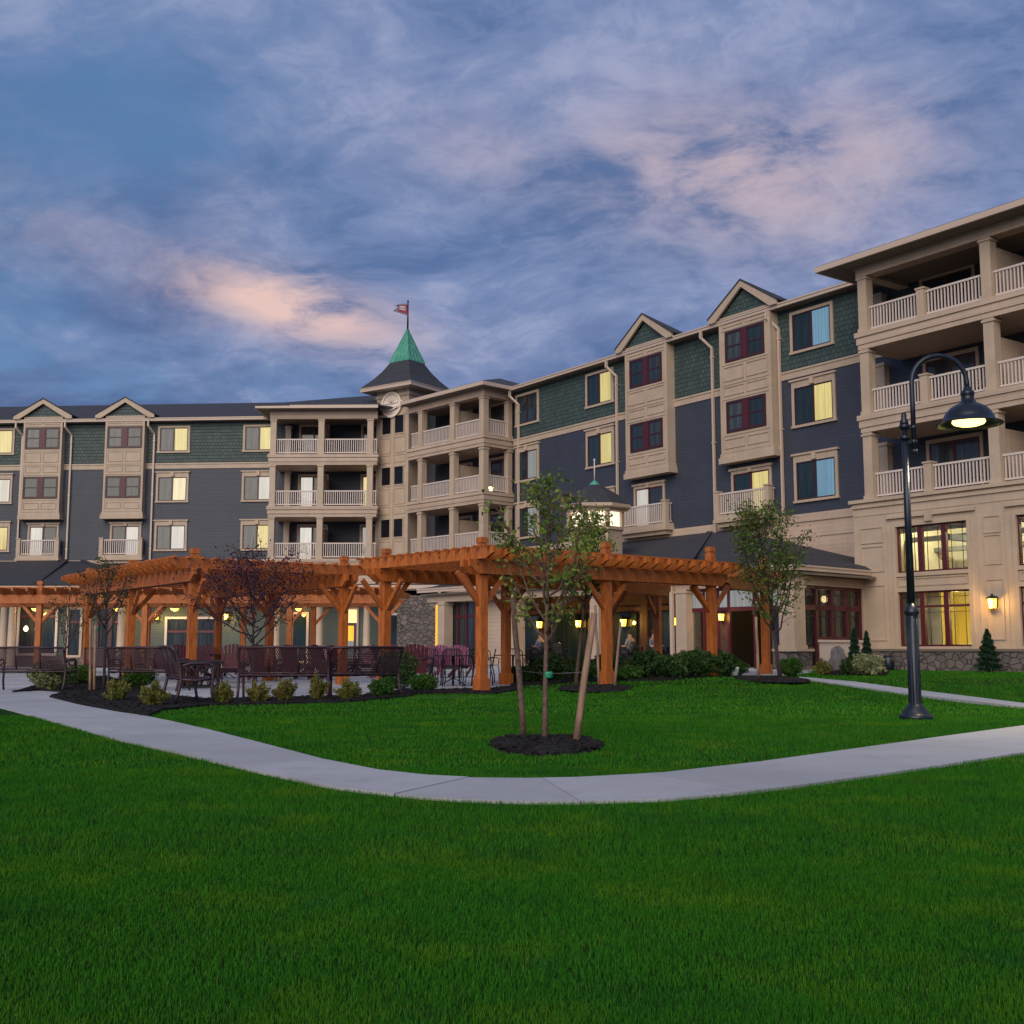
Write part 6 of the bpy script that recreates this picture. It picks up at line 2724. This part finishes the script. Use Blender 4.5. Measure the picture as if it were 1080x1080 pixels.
# ------------------------------------------------------------------ seated diners in the porch
def person(M, label, shirt, seed):
    o = thing('person', label, 'person', M, 'people dining in the porch')
    rr = random.Random(seed)
    V = [(0, .05, .50), (0, .10, .66), (0, .12, .86), (0, .11, 1.02), (0, .10, 1.12), (0, .08, 1.20), (0, .07, 1.30),
         (-.09, .02, .52), (-.12, -.38, .53), (-.12, -.42, .12), (-.12, -.54, .06),
         (.09, .02, .52), (.12, -.38, .53), (.12, -.42, .12), (.12, -.54, .06),
         (-.17, .11, 1.00), (-.22, .06, .76), (-.14, -.20, .74), (-.09, -.28, .76),
         (.17, .11, 1.00), (.22, .06, .76), (.14, -.20, .76), (.08, -.28, .78)]
    Ed = [(0, 1), (1, 2), (2, 3), (3, 4), (4, 5), (5, 6), (0, 7), (7, 8), (8, 9), (9, 10), (0, 11), (11, 12), (12, 13), (13, 14), (3, 15), (15, 16), (16, 17), (17, 18), (3, 19), (19, 20), (20, 21), (21, 22)]
    Rr = [.13, .125, .14, .13, .055, .085, .088, .10, .075, .055, .045, .10, .075, .055, .045, .06, .048, .038, .035, .06, .048, .038, .035]
    me = bpy.data.meshes.new('body')
    me.from_pydata(V, Ed, [])
    me.materials.append(MATS['skin'])
    body = link('body', me, o, M)
    md = body.modifiers.new('skin', 'SKIN')
    lay = me.skin_vertices[0].data
    for i, r in enumerate(Rr):
        lay[i].radius = (r, r * (.8 if i in (1, 2, 3) else 1))
        lay[i].use_root = (i == 0)
    md.use_smooth_shade = True
    sb = body.modifiers.new('sub', 'SUBSURF')
    sb.levels = sb.render_levels = 1
    # clothes
    for nm, idx, grow, mt in (('shirt', [0, 1, 2, 3, 15, 16, 19, 20], 1.10, shirt), ('trousers', [0, 7, 8, 9, 11, 12, 13], 1.14, 'trousers')):
        me = bpy.data.meshes.new(nm)
        mp = {v: i for i, v in enumerate(idx)}
        me.from_pydata([V[i] for i in idx], [(mp[a], mp[b]) for a, b in Ed if a in mp and b in mp], [])
        me.materials.append(MATS[mt])
        c = link(nm, me, o, M)
        md = c.modifiers.new('skin', 'SKIN')
        lay = me.skin_vertices[0].data
        for i, v in enumerate(idx):
            lay[i].radius = (Rr[v] * grow, Rr[v] * grow * (.8 if v in (1, 2, 3) else 1))
            lay[i].use_root = (i == 0)
        md.use_smooth_shade = True
        s2 = c.modifiers.new('sub', 'SUBSURF')
        s2.levels = s2.render_levels = 1
    mb = MB()
    mb.lathe([(.02, 1.405), (.06, 1.395), (.095, 1.35), (.10, 1.29), (.085, 1.23)], (0, .095), 14)
    mb.build('hair', 'hair_brown', o, M)
    mb = MB()
    mb.lathe([(.004, 1.255), (.014, 1.25), (.006, 1.285)], (0, -.022), 6)
    for sx_ in (-1, 1):
        mb.lathe([(.004, 1.29), (.010, 1.295), (.004, 1.30)], (sx_ * .032, -.012), 6, 1)
    mb.box(-.022, .022, -.014, -.004, 1.222, 1.228, 2)
    mb.build('face', ['skin', 'hair_brown', 'maroon'], o, M)


for px, off, ang, shirt, txt in ((676, -.72, -90, 'shirt_grey', 'person in a grey shirt seated at the porch table, left of the two diners'), (676, .72, 90, 'shirt_blue', 'person in a bluish shirt seated at the porch table, right of the two diners'),
                                 (580, -.72, -90, 'shirt_blue', 'person in a blue shirt seated in the porch behind the near young tree')):
    p = porch_at(px, 1.9)
    d = Vector((math.cos(PA_), math.sin(PA_)))
    person(place(p.x + d.x * off, p.y + d.y * off, p.z, PA_ + rad(-90 if ang < 0 else 90) + (math.pi if False else 0)), txt, shirt, int(px + off * 10))


# ------------------------------------------------------------------ a few chairs on the balconies
def rot_of(F):
    return math.atan2(F.col[0].y, F.col[0].x)


BG = 'dark chairs on the hotel balconies'
for F, s, y, z, turn, txt in ((LB, 1.0, 1.0, FLOORS[2] - .03, -20, 'dark chair behind the railing of the top balcony left of the tower'),
                              (LB, .9, 1.1, FLOORS[1] - .03, 30, 'dark chair behind the railing of the middle balcony left of the tower'),
                              (LB, 1.2, 1.0, FLOORS[0] - .03, -15, 'dark chair behind the railing of the lowest balcony left of the tower'),
                              (LB, 4.6, 1.0, FLOORS[1] - .03, 200, 'dark chair in front of the yellow-lit balcony door beside the tower'),
                              (LB, 4.7, 1.1, FLOORS[0] - .03, 15, 'dark chair on the lowest balcony beside the tower'),
                              (RW, 27.7, RY + 1.2, 12.13, 20, 'dark chair on the top balcony of the right block'),
                              (RW, 27.8, RY + 1.2, 9.13, -25, 'dark chair on the middle balcony of the right block, behind the lamp arm'),
                              (RW, 27.6, RY + 1.1, 6.13, 10, 'dark chair on the lowest balcony of the right block')):
    p = F @ Vector((s, y, z))
    copy_thing(wc0, place(p.x, p.y, p.z, rot_of(F) + rad(turn)), txt, BG)
M_ = shift(CB, CBL - .2, .62, FLOORS[1] + .09)
o = thing('table_lantern', 'tiny lit lantern standing on the middle balcony right of the tower', 'lantern', M_)
MB().box(-.09, .09, -.09, .09, 0, .05).box(-.1, .1, -.1, .1, .26, .30).build('frame', 'black_metal', o, M_)
MB().box(-.075, .075, -.075, .075, .05, .26).build('glass', 'lamp_warm', o, M_)

for px, d_, txt in ((238, 36.5, 'round black table far back under the left pergola'), (322, 38.5, 'round black table between the maroon chairs behind the long bench'), (398, 37.5, 'round black table behind the gap between the two big pergolas')):
    x_, y_ = at_depth(px, d_)
    copy_thing(tab0, place(x_, y_, .014), txt)
for px, d_, rz_, txt in ((497, 31.5, 200, 'black wire chair behind the near pergola post, its back to the lawn'), (515, 33.5, 150, 'black wire chair between the near pergola post and the far table'), (432, 37.5, 40, 'black wire chair far back in front of the stone wall'), (448, 36, 120, 'black wire chair just right of the big maroon chair, far back')):
    x_, y_ = at_depth(px, d_)
    copy_thing(wc0, place(x_, y_, .014, rad(rz_)), txt, PG)
